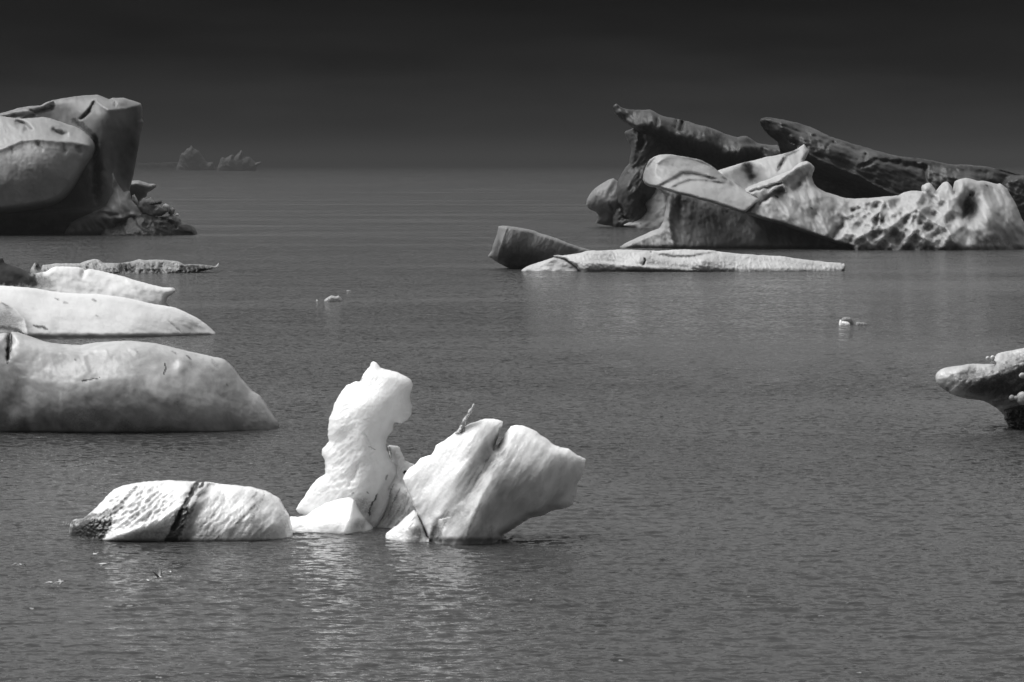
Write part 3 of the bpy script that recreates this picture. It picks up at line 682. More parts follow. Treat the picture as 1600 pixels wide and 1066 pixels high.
# ---- foreground mound
mo = thing('banded_iceberg', 'low humped iceberg in front with a broad black band down its middle', 'iceberg', at_px(285, 848))
DB = dist_of(847)
relief('ice_body', M_MOUND, DB + 2.0, [(107, 838), (107.5, 828), (109.5, 819), (114, 813), (122, 811.5), (131, 809), (139, 803), (146, 797), (154, 789), (163, 780), (170, 772), (178, 765), (187, 761), (197, 758), (212, 755), (226.5, 753), (256, 751.5), (292, 752.4),
    (302, 752.8), (310, 755), (319, 753.6), (348, 757), (380, 760.5), (392, 762), (404, 765), (414, 768), (421.5, 771.4), (430, 776), (436, 781), (440, 787), (443, 793), (447, 800), (451, 805.6), (455, 818), (458, 835), (459, 849), (458, 875), (104, 875)],
    ctrl=[(115, 822, .5), (170, 785, .5), (256, 757, .35), (340, 762, .35), (420, 778, .4), (450, 820, .6), (150, 820, 1.3), (200, 790, 1.4), (256, 785, 1.3), (290, 790, 1.5), (330, 790, 1.35), (390, 800, 1.4), (430, 820, 1.2),
          (200, 830, 1.9), (260, 828, 2.0), (300, 830, 2.0), (360, 835, 1.9), (420, 840, 1.5), (120, 845, .8), (160, 850, 1.6), (250, 860, 1.9), (350, 860, 1.9), (440, 860, 1.3)], R=12,
    feats=[('scallop', .24, 5.6, 2.1, -38, (215, 790, 75, 36)), ('scallop', .10, 3.2, 1.6, -38, (140, 822, 32, 22)), ('step', [(330, 770), (292, 785), (262, 800), (212, 824), (165, 840)], 4, 16, .25),
           ('line', [(309, 752), (297, 774), (283, 800), (270, 830)], 5, -.28), ('ridge', [(318, 764), (303, 775), (290, 795)], 4, .18),
           ('step', [(320, 765), (300, 800), (285, 845)], 5, 30, -.2), ('noise', .18, 34, 2.2, -45, 81, False), ('noise', .10, 9, 3.0, -55, 82, False, (370, 800, 90, 60)), ('noise', .05, 4, 1.3, 0, 83, True)],
    dirt=[('line', [(310, 753), (303, 764), (296, 777)], 3.6, 1), ('line', [(296, 777), (284, 800), (274, 822), (262, 847), (258, 870)], 4.5, 1), ('line', [(290, 796), (280, 818), (272, 840), (270, 870)], 7, 1), ('line', [(306, 785), (296, 802), (284, 826)], 2.5, .7),
          ('line', [(318, 754), (312, 762)], 1.8, .9), ('line', [(314, 772), (306, 782)], 1.6, .6),
          ('line', [(214, 760), (200, 775), (190, 787)], 2.6, .7), ('line', [(192, 786), (176, 799), (160, 806), (146, 808)], 4, .75), ('blob', 138, 826, 34, 17, -15, 1.25), ('line', [(112, 818), (130, 812), (150, 803)], 3.5, .85), ('line', [(109, 822), (108, 840)], 4, .8),
          ('line', [(174, 810), (166, 826), (156, 844), (152, 856)], 3.3, 1), ('line', [(333, 797), (322, 812), (310, 830)], 1.5, .4), ('line', [(398, 790), (380, 808), (362, 824)], 2.0, .45), ('line', [(414, 772), (404, 790), (392, 812)], 1.8, .35),
          ('line', [(345, 835), (336, 845)], 1.5, .6), ('line', [(402, 768), (396, 780)], 2.4, .4), ('blob', 450, 818, 6, 10, 0, .4), ('blob', 240, 838, 50, 9, 0, .22), ('line', [(120, 845), (300, 852), (450, 852)], 2.5, .6)],
    parent=mo, wl=846, jag=1.25, step=1.25, seed=55, tone=[('blob', 235, 836, 75, 12, -4, .4), ('blob', 400, 832, 60, 14, 0, .3), ('line', [(312, 770), (284, 850)], 13, .5), ('line', [(350, 780), (320, 840)], 6, .3), ('line', [(404, 780), (360, 830)], 8, .25)], cut=.12, nz=0.7)  # tone puts shade into the mound's down-facing lower side

# ---- foreground tower-and-fin berg
tw = thing('sculpted_iceberg', 'brilliant white iceberg in front with a leaning tower and a split fin', 'iceberg', at_px(640, 835))
DT = dist_of(828)
relief('tower', M_SNOW, DT + 1.6, [(462.5, 796), (466, 789), (474, 778), (484, 762), (493.5, 750), (501, 745), (507.5, 741), (508, 730), (507.5, 719), (502.5, 710), (503, 702), (509, 696), (514.6, 689), (512, 680), (512, 671), (514.6, 654), (521.6, 634),
    (527, 622), (533, 612), (541, 603), (550, 598), (556, 596), (562, 596.4), (566, 589), (569.5, 581), (574, 576), (578, 572.5), (580, 567), (583, 565.3), (588, 567), (595, 575), (604, 577.5), (614.5, 579.5), (623, 583), (631, 586.6), (638, 590), (642.6, 593.6),
    (645, 600.6), (643, 610), (640, 620), (642, 627), (644, 634), (643.5, 641), (642.6, 648.5), (637, 657), (627, 662), (620, 660.5), (616, 661), (614, 667), (613, 674), (606, 682), (604, 688), (604, 693.5), (606, 704), (610, 715), (616, 724),
    (624, 740), (622, 770), (606, 800), (590, 830), (575, 850), (520, 850), (500, 830), (480, 806), (476, 805), (468, 803)],
    ctrl=[(480, 790, .3), (515, 700, .5), (520, 650, .5), (560, 605, .5), (585, 575, .4), (635, 600, .5), (610, 690, .6), (560, 640, 1.0), (600, 620, 1.0), (570, 700, 1.3), (540, 740, 1.1), (510, 770, .8), (590, 740, 1.2), (560, 780, 1.5), (600, 790, 1.0), (550, 830, 1.3)], R=13,
    feats=[('noise', .25, 40, 2.4, -50, 91, False), ('noise', .13, 12, 3.0, -40, 92, False, (545, 740, 70, 80)), ('noise', .07, 5, 2, -40, 93, True), ('scallop', .10, 5.5, 2.2, -42, (520, 715, 42, 75)), ('bump', 530, 665, 14, 16, 0, .12), ('line', [(566, 676), (578, 692), (584, 702)], 1.6, -.10),
           ('line', [(562, 720), (545, 760)], 3, -.15), ('step', [(605, 745), (590, 772), (578, 800), (570, 830)], 2.5, 22, -.35)],
    dirt=[('line', [(562, 595), (567, 592)], 1.4, .55), ('line', [(576, 697), (586, 703)], .9, .6), ('line', [(552, 769), (550, 771)], 1.2, .8), ('line', [(573, 768), (576, 772)], 1.0, .8), ('line', [(590, 772), (580, 790), (577, 806)], 1.1, .95),
          ('line', [(604, 694), (607, 707), (611, 717)], 1.3, .9), ('blob', 572, 792, 10, 16, -30, .3), ('line', [(606, 742), (603, 750)], 1.1, .85)],
    parent=tw, wl=826, jag=1.25, step=1.25, seed=56, tone=[('blob', 578, 798, 22, 22, 0, .3), ('blob', 520, 668, 10, 24, 10, .08)], nz=0.5)
relief('front_foot', M_SNOW, DT + .4, [(450, 812), (454, 808), (466, 807.5), (478, 806), (492, 796), (510, 786), (528, 780), (547, 774.5), (554, 780), (560, 792), (566, 803), (574, 814), (583, 823), (584, 850), (450, 855), (447, 838)],
    ctrl=[(460, 815, .3), (510, 795, .5), (547, 785, .5), (575, 818, .4), (510, 820, 1.1), (550, 812, 1.2), (470, 835, .7), (540, 840, 1.3), (500, 845, 1.1), (580, 840, .7)], R=12,
    feats=[('noise', .12, 20, 2, -30, 94, False), ('noise', .07, 5, 1.6, -30, 95, True), ('ridge', [(552, 781), (546, 812), (538, 832)], 5, .3)], dirt=[('line', [(572, 812), (565, 826)], 2, .4), ('blob', 562, 818, 9, 7, -30, .22)],
    parent=tw, wl=830, jag=1.25, step=1.25, seed=57, tone=[('blob', 560, 822, 14, 12, 0, .3)], nz=0.6)
relief('low_ridge', M_SNOW, DT + 2.2, [(606, 698), (608, 696), (616, 697), (621, 698), (624, 700.6), (628.6, 710), (634, 721), (640, 725), (648, 727), (666, 730), (700, 760), (700, 850), (574, 850), (572, 800), (586, 770), (600, 742), (614, 724), (609, 712)],
    ctrl=[(616, 705, .4), (640, 735, .9), (610, 750, .9), (590, 790, .7), (620, 790, 1.6), (650, 780, 1.8), (600, 840, 1.8), (650, 830, 2)], R=10,
    feats=[('noise', .18, 9, 4.5, -62, 96, True), ('noise', .06, 4, 2, -60, 97, True), ('line', [(607, 700), (611, 717)], 1.6, -.4), ('step', [(650, 770), (618, 750), (590, 770)], 3, 18, .3)],
    dirt=[('line', [(608, 698), (612, 716)], 1.1, .8), ('line', [(634, 736), (632, 741)], 1.4, .9), ('line', [(606, 742), (602, 752)], 1.1, .85), ('line', [(616, 756), (603, 782), (592, 815)], 1.0, .6), ('line', [(625, 762), (612, 790), (606, 808)], 1.1, .55),
          ('line', [(588, 772), (578, 795), (575, 815)], 1.5, .95), ('line', [(636, 768), (622, 800)], 2, .35), ('blob', 615, 805, 34, 26, 0, .2)],
    parent=tw, wl=816, jag=1.25, step=1.25, seed=58, tone=[('blob', 612, 800, 34, 36, 0, .45)])
fin_feats = [('noise', .22, 60, 2.5, -55, 101, False), ('noise', .09, 12, 4.0, -58, 102, False), ('noise', .04, 4.5, 2.0, -58, 103, True),
             ('bump', 742, 752, 80, 16, -58, -.20), ('bump', 779, 690, 14, 5, -62, -.2), ('bump', 700, 740, 70, 30, -58, .12),
             ('ridge', [(768, 750), (750, 780), (735, 820), (725, 850)], 14, .10), ('ridge', [(630, 750), (648, 790), (668, 838)], 6, .35),
             ('step', [(672, 842), (677, 820), (684, 812), (690, 842)], 3, 12, .2), ('noise', .10, 4, 1.2, 0, 104, True, (680, 832, 14, 16)),
             ('step', [(905, 715), (880, 770), (830, 812)], 5, 24, -.18)]
relief('split_fin', M_FIN, DB + 1.2, [(629, 748), (634, 738), (640, 731), (648, 726.7), (657, 716), (665, 713), (674, 711.5), (678, 704), (681, 696), (695, 688), (703, 682), (711, 676), (718, 671), (725, 667), (734, 662), (744, 658.7), (758, 654.5), (772, 654.7), (780, 656.5), (785.5, 659),
    (785, 664), (783, 670), (780, 679), (777, 688), (775, 694), (777.5, 695), (784, 688), (788, 679), (793.4, 671.6), (798, 666), (807.5, 664), (819, 665.7), (830, 670), (840, 676), (850, 683), (861.4, 691.5), (868, 696), (875.5, 698.6), (889.6, 702), (897, 708),
    (903.6, 712.6), (915.4, 717), (915, 722), (914, 728), (911, 738), (908, 746.6), (904, 753), (901, 758), (901, 767), (900, 775), (897, 783), (895.4, 789), (882.5, 794.7), (872, 796), (861.4, 799), (849.7, 805), (838, 808), (828.6, 810), (820, 815), (810, 821.7),
    (800, 828), (791, 833.4), (785, 838), (783, 845), (780, 851), (776, 880), (690, 880), (672, 850), (666, 836), (657, 814), (648, 794), (638, 770)],
    ctrl=[(640, 745, .25), (700, 690, .35), (760, 662, .4), (720, 720, .9), (750, 690, .9), (670, 760, .6), (690, 790, 1.2), (780, 700, .8), (820, 680, .5), (800, 740, 1.3), (850, 720, .9), (900, 730, .4), (890, 775, .4), (850, 785, .8), (760, 790, 1.8),
          (820, 800, .8), (790, 820, 1.1), (720, 830, 2.0), (760, 840, 1.8), (680, 825, 1.2), (700, 860, 1.9), (770, 865, 1.5)], R=14,
    feats=fin_feats,
    dirt=[('line', [(787, 664), (781, 678), (776, 692), (772, 704)], 3.0, .8), ('line', [(766, 712), (752, 736), (742, 752)], .9, .5), ('line', [(748, 730), (732, 756)], .8, .4),
          ('blob', 682, 834, 9, 14, 20, .6), ('line', [(752, 786), (738, 812), (728, 840)], 2.4, .3), ('line', [(700, 800), (690, 830)], 3, .3), ('line', [(768, 822), (764, 845)], 4, .25)],
    parent=tw, wl=843, jag=1.25, step=1.25, seed=59, tone=[('line', [(776, 700), (750, 740), (712, 810)], 19, .62), ('line', [(790, 730), (765, 800), (742, 850)], 32, .46), ('blob', 745, 845, 60, 18, 0, .35), ('blob', 845, 765, 60, 50, 0, .22), ('line', [(672, 800), (690, 850)], 12, .3)], cut=.1, nz=0.5)
relief('corner_foot', M_FIN, DB + 1.0, [(603, 834), (606, 831), (614, 825), (622, 819), (634, 808), (646, 798), (652, 802), (660, 818), (670, 842), (672, 870), (600, 870)],
    ctrl=[(620, 825, .4), (646, 805, .5), (640, 825, .9), (660, 838, .9), (630, 850, .9), (610, 850, .5)], R=8, feats=[('noise', .09, 5, 1.8, -40, 105, True), ('noise', .1, 16, 1.5, 60, 106, False)], parent=tw, wl=838, jag=1.25, step=1.25, seed=60, tone=[('blob', 655, 828, 16, 20, 0, .4)],
    dirt=[('blob', 655, 832, 8, 10, 0, .3)])
relief('ice_spike', M_CLEAR, DB + 1.0, [(710, 678), (717, 669), (720, 661), (723, 655), (730, 646), (733, 640), (736, 636), (739, 631), (741, 630), (742, 634), (739, 641), (736, 646), (733, 651), (730, 655), (727.5, 661), (727, 668), (730, 680)], ctrl=.25, R=4,
    feats=[('noise', .12, 4, 1.6, -60, 107, True)], dirt=[('line', [(719, 664), (722, 657)], 2.2, .8), ('line', [(733, 641), (738, 634)], .8, .7), ('line', [(728, 650), (732, 645)], 1, .6)], parent=tw, jag=.8, step=.8, seed=61,
    label='thin clear icy spike with dark grit leaning up behind the fin')

# ---- right edge berg
rb = thing('overhanging_iceberg', 'grey iceberg at the right edge reaching out over the water from a small black foot', 'iceberg', at_px(1600, 673))
DR = dist_of(672)
relief('overhang', M_SMOOTH, DR + 1.6, [(1462, 591), (1462.5, 586), (1464, 583), (1469, 578), (1475.6, 575), (1486, 573), (1496, 571.6), (1510, 569.5), (1520.7, 568), (1534, 569), (1545, 569), (1551, 569), (1549, 562), (1556, 555.6), (1560, 552), (1570, 549.5), (1579, 548),
    (1590, 545.5), (1600, 543.5), (1640, 538), (1680, 545), (1690, 600), (1660, 655), (1620, 665), (1585, 664), (1574, 656), (1569.4, 649.4), (1564, 644), (1556, 637), (1545, 630.7), (1537, 627), (1530, 625.4), (1515, 624), (1505, 622), (1494.4, 619.4), (1481, 613),
    (1475, 609), (1468, 604), (1463.5, 599)],
    ctrl=[(1475, 590, .6), (1520, 575, .6), (1560, 562, .7), (1600, 552, .7), (1500, 595, 1.4), (1560, 580, 1.5), (1600, 590, 1.2), (1640, 590, 1.6), (1500, 612, .8), (1550, 615, .8), (1600, 640, .7), (1640, 640, .8)], R=13,
    feats=[('noise', .3, 26, 2, -20, 111, False), ('noise', .12, 8, 1.6, -30, 112, False), ('noise', .05, 3.5, 1.2, 0, 113, True), ('step', [(1680, 560), (1600, 562), (1570, 572), (1540, 584), (1510, 592), (1490, 606)], 4, 22, .35)],
    dirt=[('blob', 1560, 600, 62, 20, 6, .55), ('blob', 1600, 600, 60, 34, 0, .6), ('blob', 1530, 605, 26, 12, 5, .5), ('line', [(1478, 606), (1484, 613)], 2.5, .7), ('line', [(1490, 618), (1530, 624), (1556, 636)], 2, .5), ('line', [(1548, 580), (1552, 583)], 2, .8),
          ('line', [(1592, 566), (1604, 562)], 2.5, .8)],
    parent=rb, jag=.6, step=1.25, seed=62, tone=[('blob', 1600, 602, 80, 36, 0, .7), ('blob', 1545, 608, 34, 14, 10, .45), ('line', [(1570, 560), (1640, 556)], 6, .3)])  # shade under the overhang is put into the colour by tone
relief('black_foot', M_BLACK, DR + 1.4, [(1568, 640), (1572, 638), (1600, 630), (1660, 630), (1664, 690), (1585, 690), (1583, 674), (1577, 668), (1573, 661), (1569.4, 655), (1570, 648)], ctrl=1.0, R=8, wl=672, step=1.0, jag=1.4,
    feats=[('noise', .35, 7, 1.1, 40, 115, True), ('scallop', .3, 5, 1, 0, (1600, 655, 60, 40))], parent=rb, seed=63)
def ball(name, u, v, rpx, D, mat, parent, squash=(1, 1, 1), seed=0):
    m = D / FPX; x, y, z = unproject(np.array(float(u)), np.array(float(v)), D)
    vs, fs = [], []; nth, nph = 14, 20
    for i in range(nth + 1):
        th = math.pi * i / nth
        for j in range(nph):
            ph = 2 * math.pi * j / nph
            q = 1 + .12 * float(pnoise(np.array(3 * th + seed), np.array(2 * math.cos(ph) + 3 * math.sin(ph) + seed), seed))
            vs.append((float(x) + rpx * m * q * squash[0] * math.sin(th) * math.cos(ph), D + rpx * m * q * squash[1] * math.sin(th) * math.sin(ph), float(z) + rpx * m * q * squash[2] * math.cos(th)))
    for i in range(nth):
        for j in range(nph):
            a = i * nph + j; b = i * nph + (j + 1) % nph
            fs.append((a, b, b + nph, a + nph))
    return mesh_obj(name, vs, fs, mat, parent, attrs={'dirt': np.zeros(len(vs))})
for u, v, rp_, sq, sd_ in ((1581, 621.5, 4.6, (1, 1, 1), 1), (1588, 622, 5, (1.3, 1, .7), 5), (1598, 622.5, 10.5, (1, .8, 1), 2), (1598, 587, 5.0, (1.2, 1, .9), 3), (1543.5, 560, 3.4, (1, 1, 1), 4), (1551, 559.5, 3.8, (1, 1, 1.1), 6), (1552, 566, 3, (1.4, 1, 1), 8)):
    ball('glassy_knob', u, v, rp_, DR - .15 if v > 570 else DR + .9, M_CLEAR, rb, sq, sd_)

# ---- right group: dark slab with columns, left one
dk = thing('ledge_iceberg', 'dark iceberg with a pointed slab on top of melted columns, behind the pale one', 'iceberg', at_px(1060, 356))
DK = dist_of(355)
relief('tilted_slab', M_DARK, DK, [(957.5, 172.3), (958, 167), (960, 164), (963, 162), (966, 164), (970, 167.6), (978, 170), (987, 171.6), (1000, 172), (1015, 171), (1022, 174), (1028, 178), (1036, 181.7), (1050, 184), (1064, 187.5), (1076, 190), (1088, 194.6), (1100, 197), (1111, 200), (1123, 205),
    (1134.5, 210), (1146, 213), (1153, 214.5), (1157, 213), (1163, 212), (1168, 213), (1172, 215.7), (1178, 220), (1184, 224), (1198, 226), (1208, 227), (1214, 226.5), (1224, 232), (1240, 245), (1250, 300), (1200, 310), (1120, 280), (1060, 250), (1020, 226), (1000, 208), (989, 200), (980, 194), (968, 185), (961, 178)],
    ctrl=[(962, 170, 1), (1000, 176, 2), (1064, 192, 2), (1134, 214, 2), (1200, 230, 2), (985, 188, 3), (1000, 195, 6), (1031, 203, 7.5), (1064, 212, 8), (1102, 221, 8), (1150, 235, 8), (1210, 236, 6), (1020, 216, 2), (1060, 235, 1), (1110, 255, 0.5), (1170, 262, 1), (1180, 290, .5)],
    R=7, feats=[('noise', 1.4, 22, 1.0, 65, 121, False), ('noise', .8, 8, 2.0, 70, 122, False), ('line', [(1058, 188), (1054, 200)], 3, -2), ('line', [(1066, 190), (1063, 206)], 4, -3.0), ('line', [(1029, 180), (1026, 196)], 2, -1.2),
                ('line', [(1106, 200), (1112, 212)], 3, -1), ('step', [(1230, 229), (1156, 226), (1153, 236)], 2, 16, 2.0)],
    dirt=[('line', [(1190, 232), (1212, 234)], 4, .8), ('line', [(966, 174), (972, 180), (985, 192)], 2.5, .9), ('line', [(990, 172), (992, 174)], 1.5, .8), ('line', [(1060, 192), (1066, 204)], 3, .5)],
    parent=dk, jag=.6, seed=71, tone=[('line', [(985, 197), (1031, 216), (1110, 250), (1230, 262)], 18, .9), ('line', [(958, 172), (985, 194)], 5, .7)], nz=0.7)  # slab underside: shade painted into the ice colour
relief('column_wall', M_DARK, DK + 3, [(975, 208.6), (977, 205), (984, 203), (990, 200), (1010, 200), (1060, 215), (1120, 235), (1210, 260), (1260, 300), (1260, 378), (962, 378), (957, 353), (956, 335), (958, 318), (961, 300), (962, 295), (965.7, 281), (972.7, 269.6), (978, 261), (983, 255.5), (984, 244), (987, 232), (985, 227), (981, 222.7), (978, 214)],
    ctrl=[(980, 210, 2), (1000, 215, 6), (1060, 235, 2), (1120, 250, 0), (1000, 245, 6.5), (975, 275, 4), (985, 300, 9), (1020, 290, 7), (965, 320, 4), (985, 335, 6), (1010, 330, 5), (1040, 300, 5), (1100, 300, 0), (990, 370, 8), (1040, 370, 8), (1200, 320, 0)],
    R=8, feats=[('line', [(1002, 205), (1003, 222), (998, 236)], 4, -3), ('bump', 983, 296, 18, 24, 0, 2.0), ('bump', 990, 322, 16, 14, 0, 1.8), ('line', [(962, 300), (964, 320), (958, 335)], 3.5, -2.2), ('line', [(968, 318), (976, 335)], 3, -2.0), ('line', [(1004, 305), (1006, 325)], 5, -2.5),
                ('noise', 1.3, 14, 3.5, -55, 123, False), ('noise', .6, 5, 2.5, -50, 124, True), ('line', [(971, 337), (983, 343)], 1.5, -1.5), ('bump', 1065, 243, 22, 9, 15, 3.0)],
    dirt=[('line', [(1002, 203), (1003, 220), (997, 232)], 3.5, .8), ('line', [(972, 338), (982, 342)], 1.2, .9)], parent=dk, wl=353, jag=.8, seed=72, tone=[('blob', 1120, 280, 130, 50, 0, .9), ('blob', 1040, 225, 60, 20, 15, .6), ('blob', 1000, 320, 16, 30, 0, .4)], cut=1.2)  # tone paints shade on the wall below and behind the slab
relief('left_knob', M_GREY, DK + 4, [(958.6, 279), (950, 281), (942, 286), (936, 290), (930.5, 294), (925, 299), (921, 305), (917, 312), (916, 319), (918, 324), (921, 327), (931.7, 331.8), (935, 337.6), (933, 343), (931, 349), (945, 352), (961, 354), (975, 378), (985, 378), (985, 300), (968, 285)],
    ctrl=[(950, 290, 3), (925, 315, 2.5), (950, 315, 5), (940, 340, 1.5), (955, 345, 2.0), (970, 330, 3)], R=11, feats=[('noise', .7, 12, 2, -60, 125, False), ('line', [(953, 318), (957, 330)], 3, -2)], parent=dk, wl=352, jag=.8, seed=73, tone=[('blob', 948, 338, 20, 14, 0, .6)])
relief('pale_claw', M_PALE, DK - 3, [(1026, 292), (1040, 300), (1048, 320), (1048, 368), (1010, 374), (998, 362), (989, 356.5), (980, 354), (972.7, 352), (983, 347), (994, 345), (1003, 340), (1010, 331), (1011, 326), (1008, 320), (1014, 309), (1020, 297)],
    ctrl=[(1030, 300, 1.0), (1030, 330, 3.5), (1000, 350, 2.4), (1035, 355, 5), (1040, 370, 5)], R=9, feats=[('noise', .5, 8, 2, -40, 126, False)], dirt=[('line', [(1000, 349), (1002, 351)], 1.3, .7)], parent=dk, wl=359, jag=.6, seed=74)
# right dark slab
ds = thing('slab_iceberg', 'long black tilted slab berg tapering down to the right behind the jagged pale berg', 'iceberg', at_px(1420, 362))
DD = dist_of(361)
relief('ice_body', M_DARK, DD, [(1186.7, 190), (1188, 186.5), (1190, 185), (1197, 183), (1210, 184.5), (1223, 187), (1238, 190), (1251, 193.4), (1265, 198), (1278, 204), (1288, 209), (1297.5, 213.5), (1315, 219), (1336, 226), (1355, 231), (1374.5, 237), (1390, 241), (1402, 243.7), (1420, 246), (1435, 247),
    (1457, 251), (1475, 255), (1490, 257.5), (1510, 257.5), (1526, 259), (1540, 260), (1550.5, 262), (1562, 264.5), (1572.5, 267.6), (1582, 270), (1589, 272), (1600, 274.5), (1640, 284), (1680, 300), (1706, 326), (1722, 378), (1230, 378), (1225, 300), (1222, 250), (1218, 232), (1215, 222), (1208, 217), (1201, 211), (1194, 204), (1190, 197.5)],
    ctrl=[(1192, 190, 1.5), (1250, 200, 2), (1336, 232, 2), (1435, 253, 2), (1550, 268, 2), (1205, 200, 2), (1215, 203, 7), (1240, 215, 8), (1264, 236, 9.5), (1297, 253, 10), (1336, 267, 10), (1369, 285, 10), (1402, 300, 10), (1450, 300, 7), (1530, 280, 5), (1600, 290, 5), (1215, 220, 1),
          (1235, 245, 1), (1260, 262, .5), (1300, 285, 0), (1350, 305, 0), (1240, 300, 0), (1300, 340, 0), (1450, 350, 4), (1600, 350, 6)],
    R=7, feats=[('step', [(1410, 306), (1369, 288), (1336, 270), (1297.5, 255), (1264, 240), (1245, 228)], 2, 14, 3.0), ('bump', 1268, 212, 20, 8, 22, 1.8), ('bump', 1320, 236, 26, 11, 15, 2.6), ('line', [(1290, 235), (1297, 224), (1315, 222)], 2, -1.2), ('line', [(1352, 240), (1350, 252)], 3, -1.5),
                ('line', [(1220, 196), (1290, 218), (1350, 238)], 2.2, -1.0), ('bump', 1366, 252, 16, 12, 20, 2.0), ('line', [(1340, 262), (1370, 250), (1400, 254), (1445, 262), (1448, 285)], 3.5, -2.5), ('bump', 1500, 277, 30, 9, 8, 2.0), ('bump', 1552, 278, 8, 12, -40, 1.6),
                ('step', [(1560, 300), (1575, 280), (1600, 276)], 2, 18, -2.5), ('noise', 1.2, 18, 1.5, 30, 127, False), ('noise', .6, 6, 3, 18, 128, False)],
    dirt=[('line', [(1370, 240), (1400, 247), (1440, 252), (1500, 262), (1560, 268)], 3.5, .75), ('line', [(1290, 212), (1340, 229), (1400, 246)], 1.8, .6)], parent=ds, wl=360, jag=.7, seed=75, tone=[('line', [(1195, 200), (1240, 245), (1330, 300), (1420, 330)], 26, .92), ('blob', 1600, 320, 60, 50, 0, .8), ('blob', 1400, 272, 60, 14, 16, .5), ('line', [(1188, 188), (1215, 200)], 7, .6)])  # black recess under the slab is shade painted by tone

# pale main berg on the right
pb = thing('pale_jagged_iceberg', 'wide pale iceberg on the right with overhanging cap and jagged melted crests', 'iceberg', at_px(1300, 388))
DP = dist_of(388)
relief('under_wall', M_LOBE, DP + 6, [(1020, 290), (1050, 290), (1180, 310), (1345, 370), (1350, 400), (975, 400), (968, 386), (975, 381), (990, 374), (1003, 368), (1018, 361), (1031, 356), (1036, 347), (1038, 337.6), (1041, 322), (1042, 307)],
    ctrl=[(1045, 310, 2), (1050, 350, 4), (1100, 330, 2), (1160, 350, 1.2), (1010, 372, 4), (1060, 385, 6.5), (1130, 385, 6), (1200, 370, 3.5), (1200, 395, 5), (1270, 385, 3.5), (1330, 390, 4.5), (990, 384, 4.5), (1160, 375, 3.0)],
    R=7, feats=[('line', [(1062, 308), (1060, 335), (1064, 350)], 4, -.8), ('noise', .8, 20, 1.6, 80, 131, False), ('noise', .4, 6, 2, 70, 132, True), ('line', [(1046, 320), (1044, 350), (1052, 385)], 4, 1.0), ('bump', 1180, 368, 24, 16, 0, 1.5)],
    parent=pb, wl=387, jag=.7, seed=76, tone=[('blob', 1100, 325, 110, 16, 16, .5), ('blob', 1240, 372, 110, 18, 12, .6), ('blob', 1130, 385, 90, 6, 0, .35)], cut=.9, nz=0.6)  # tone paints the shade below the cap and along the diagonal edge
relief('back_horn', M_PALE, DP + 8, [(1120, 268), (1125, 265), (1136, 262), (1148.6, 258), (1162, 254), (1176.7, 251), (1188, 248), (1198, 245), (1212, 243), (1228, 239), (1238, 236), (1247, 232), (1252, 228), (1256.5, 225), (1260, 230), (1264.5, 236), (1261, 244), (1257.6, 250), (1262, 270), (1240, 300), (1160, 310), (1130, 290)],
    ctrl=[(1150, 262, 1.0), (1200, 249, 1), (1250, 235, 1.5), (1150, 285, 3), (1175, 280, 1.5), (1200, 275, 4), (1240, 260, 4.5)], R=7,
    feats=[('line', [(1163, 256), (1172, 270), (1180, 290)], 5, -1.6), ('bump', 1190, 258, 14, 12, 0, .8), ('line', [(1226, 242), (1222, 256), (1216, 268)], 2.5, -1), ('noise', .6, 12, 2.5, 70, 133, False)],
    dirt=[('line', [(1248, 234), (1232, 241), (1224, 252), (1214, 262)], 2.4, .75), ('line', [(1238, 238), (1225, 242)], 2, .6)], parent=pb, jag=.5, seed=77, tone=[('line', [(1166, 256), (1182, 280)], 8, .55), ('blob', 1200, 285, 50, 14, 0, .3)], nz=0.5)
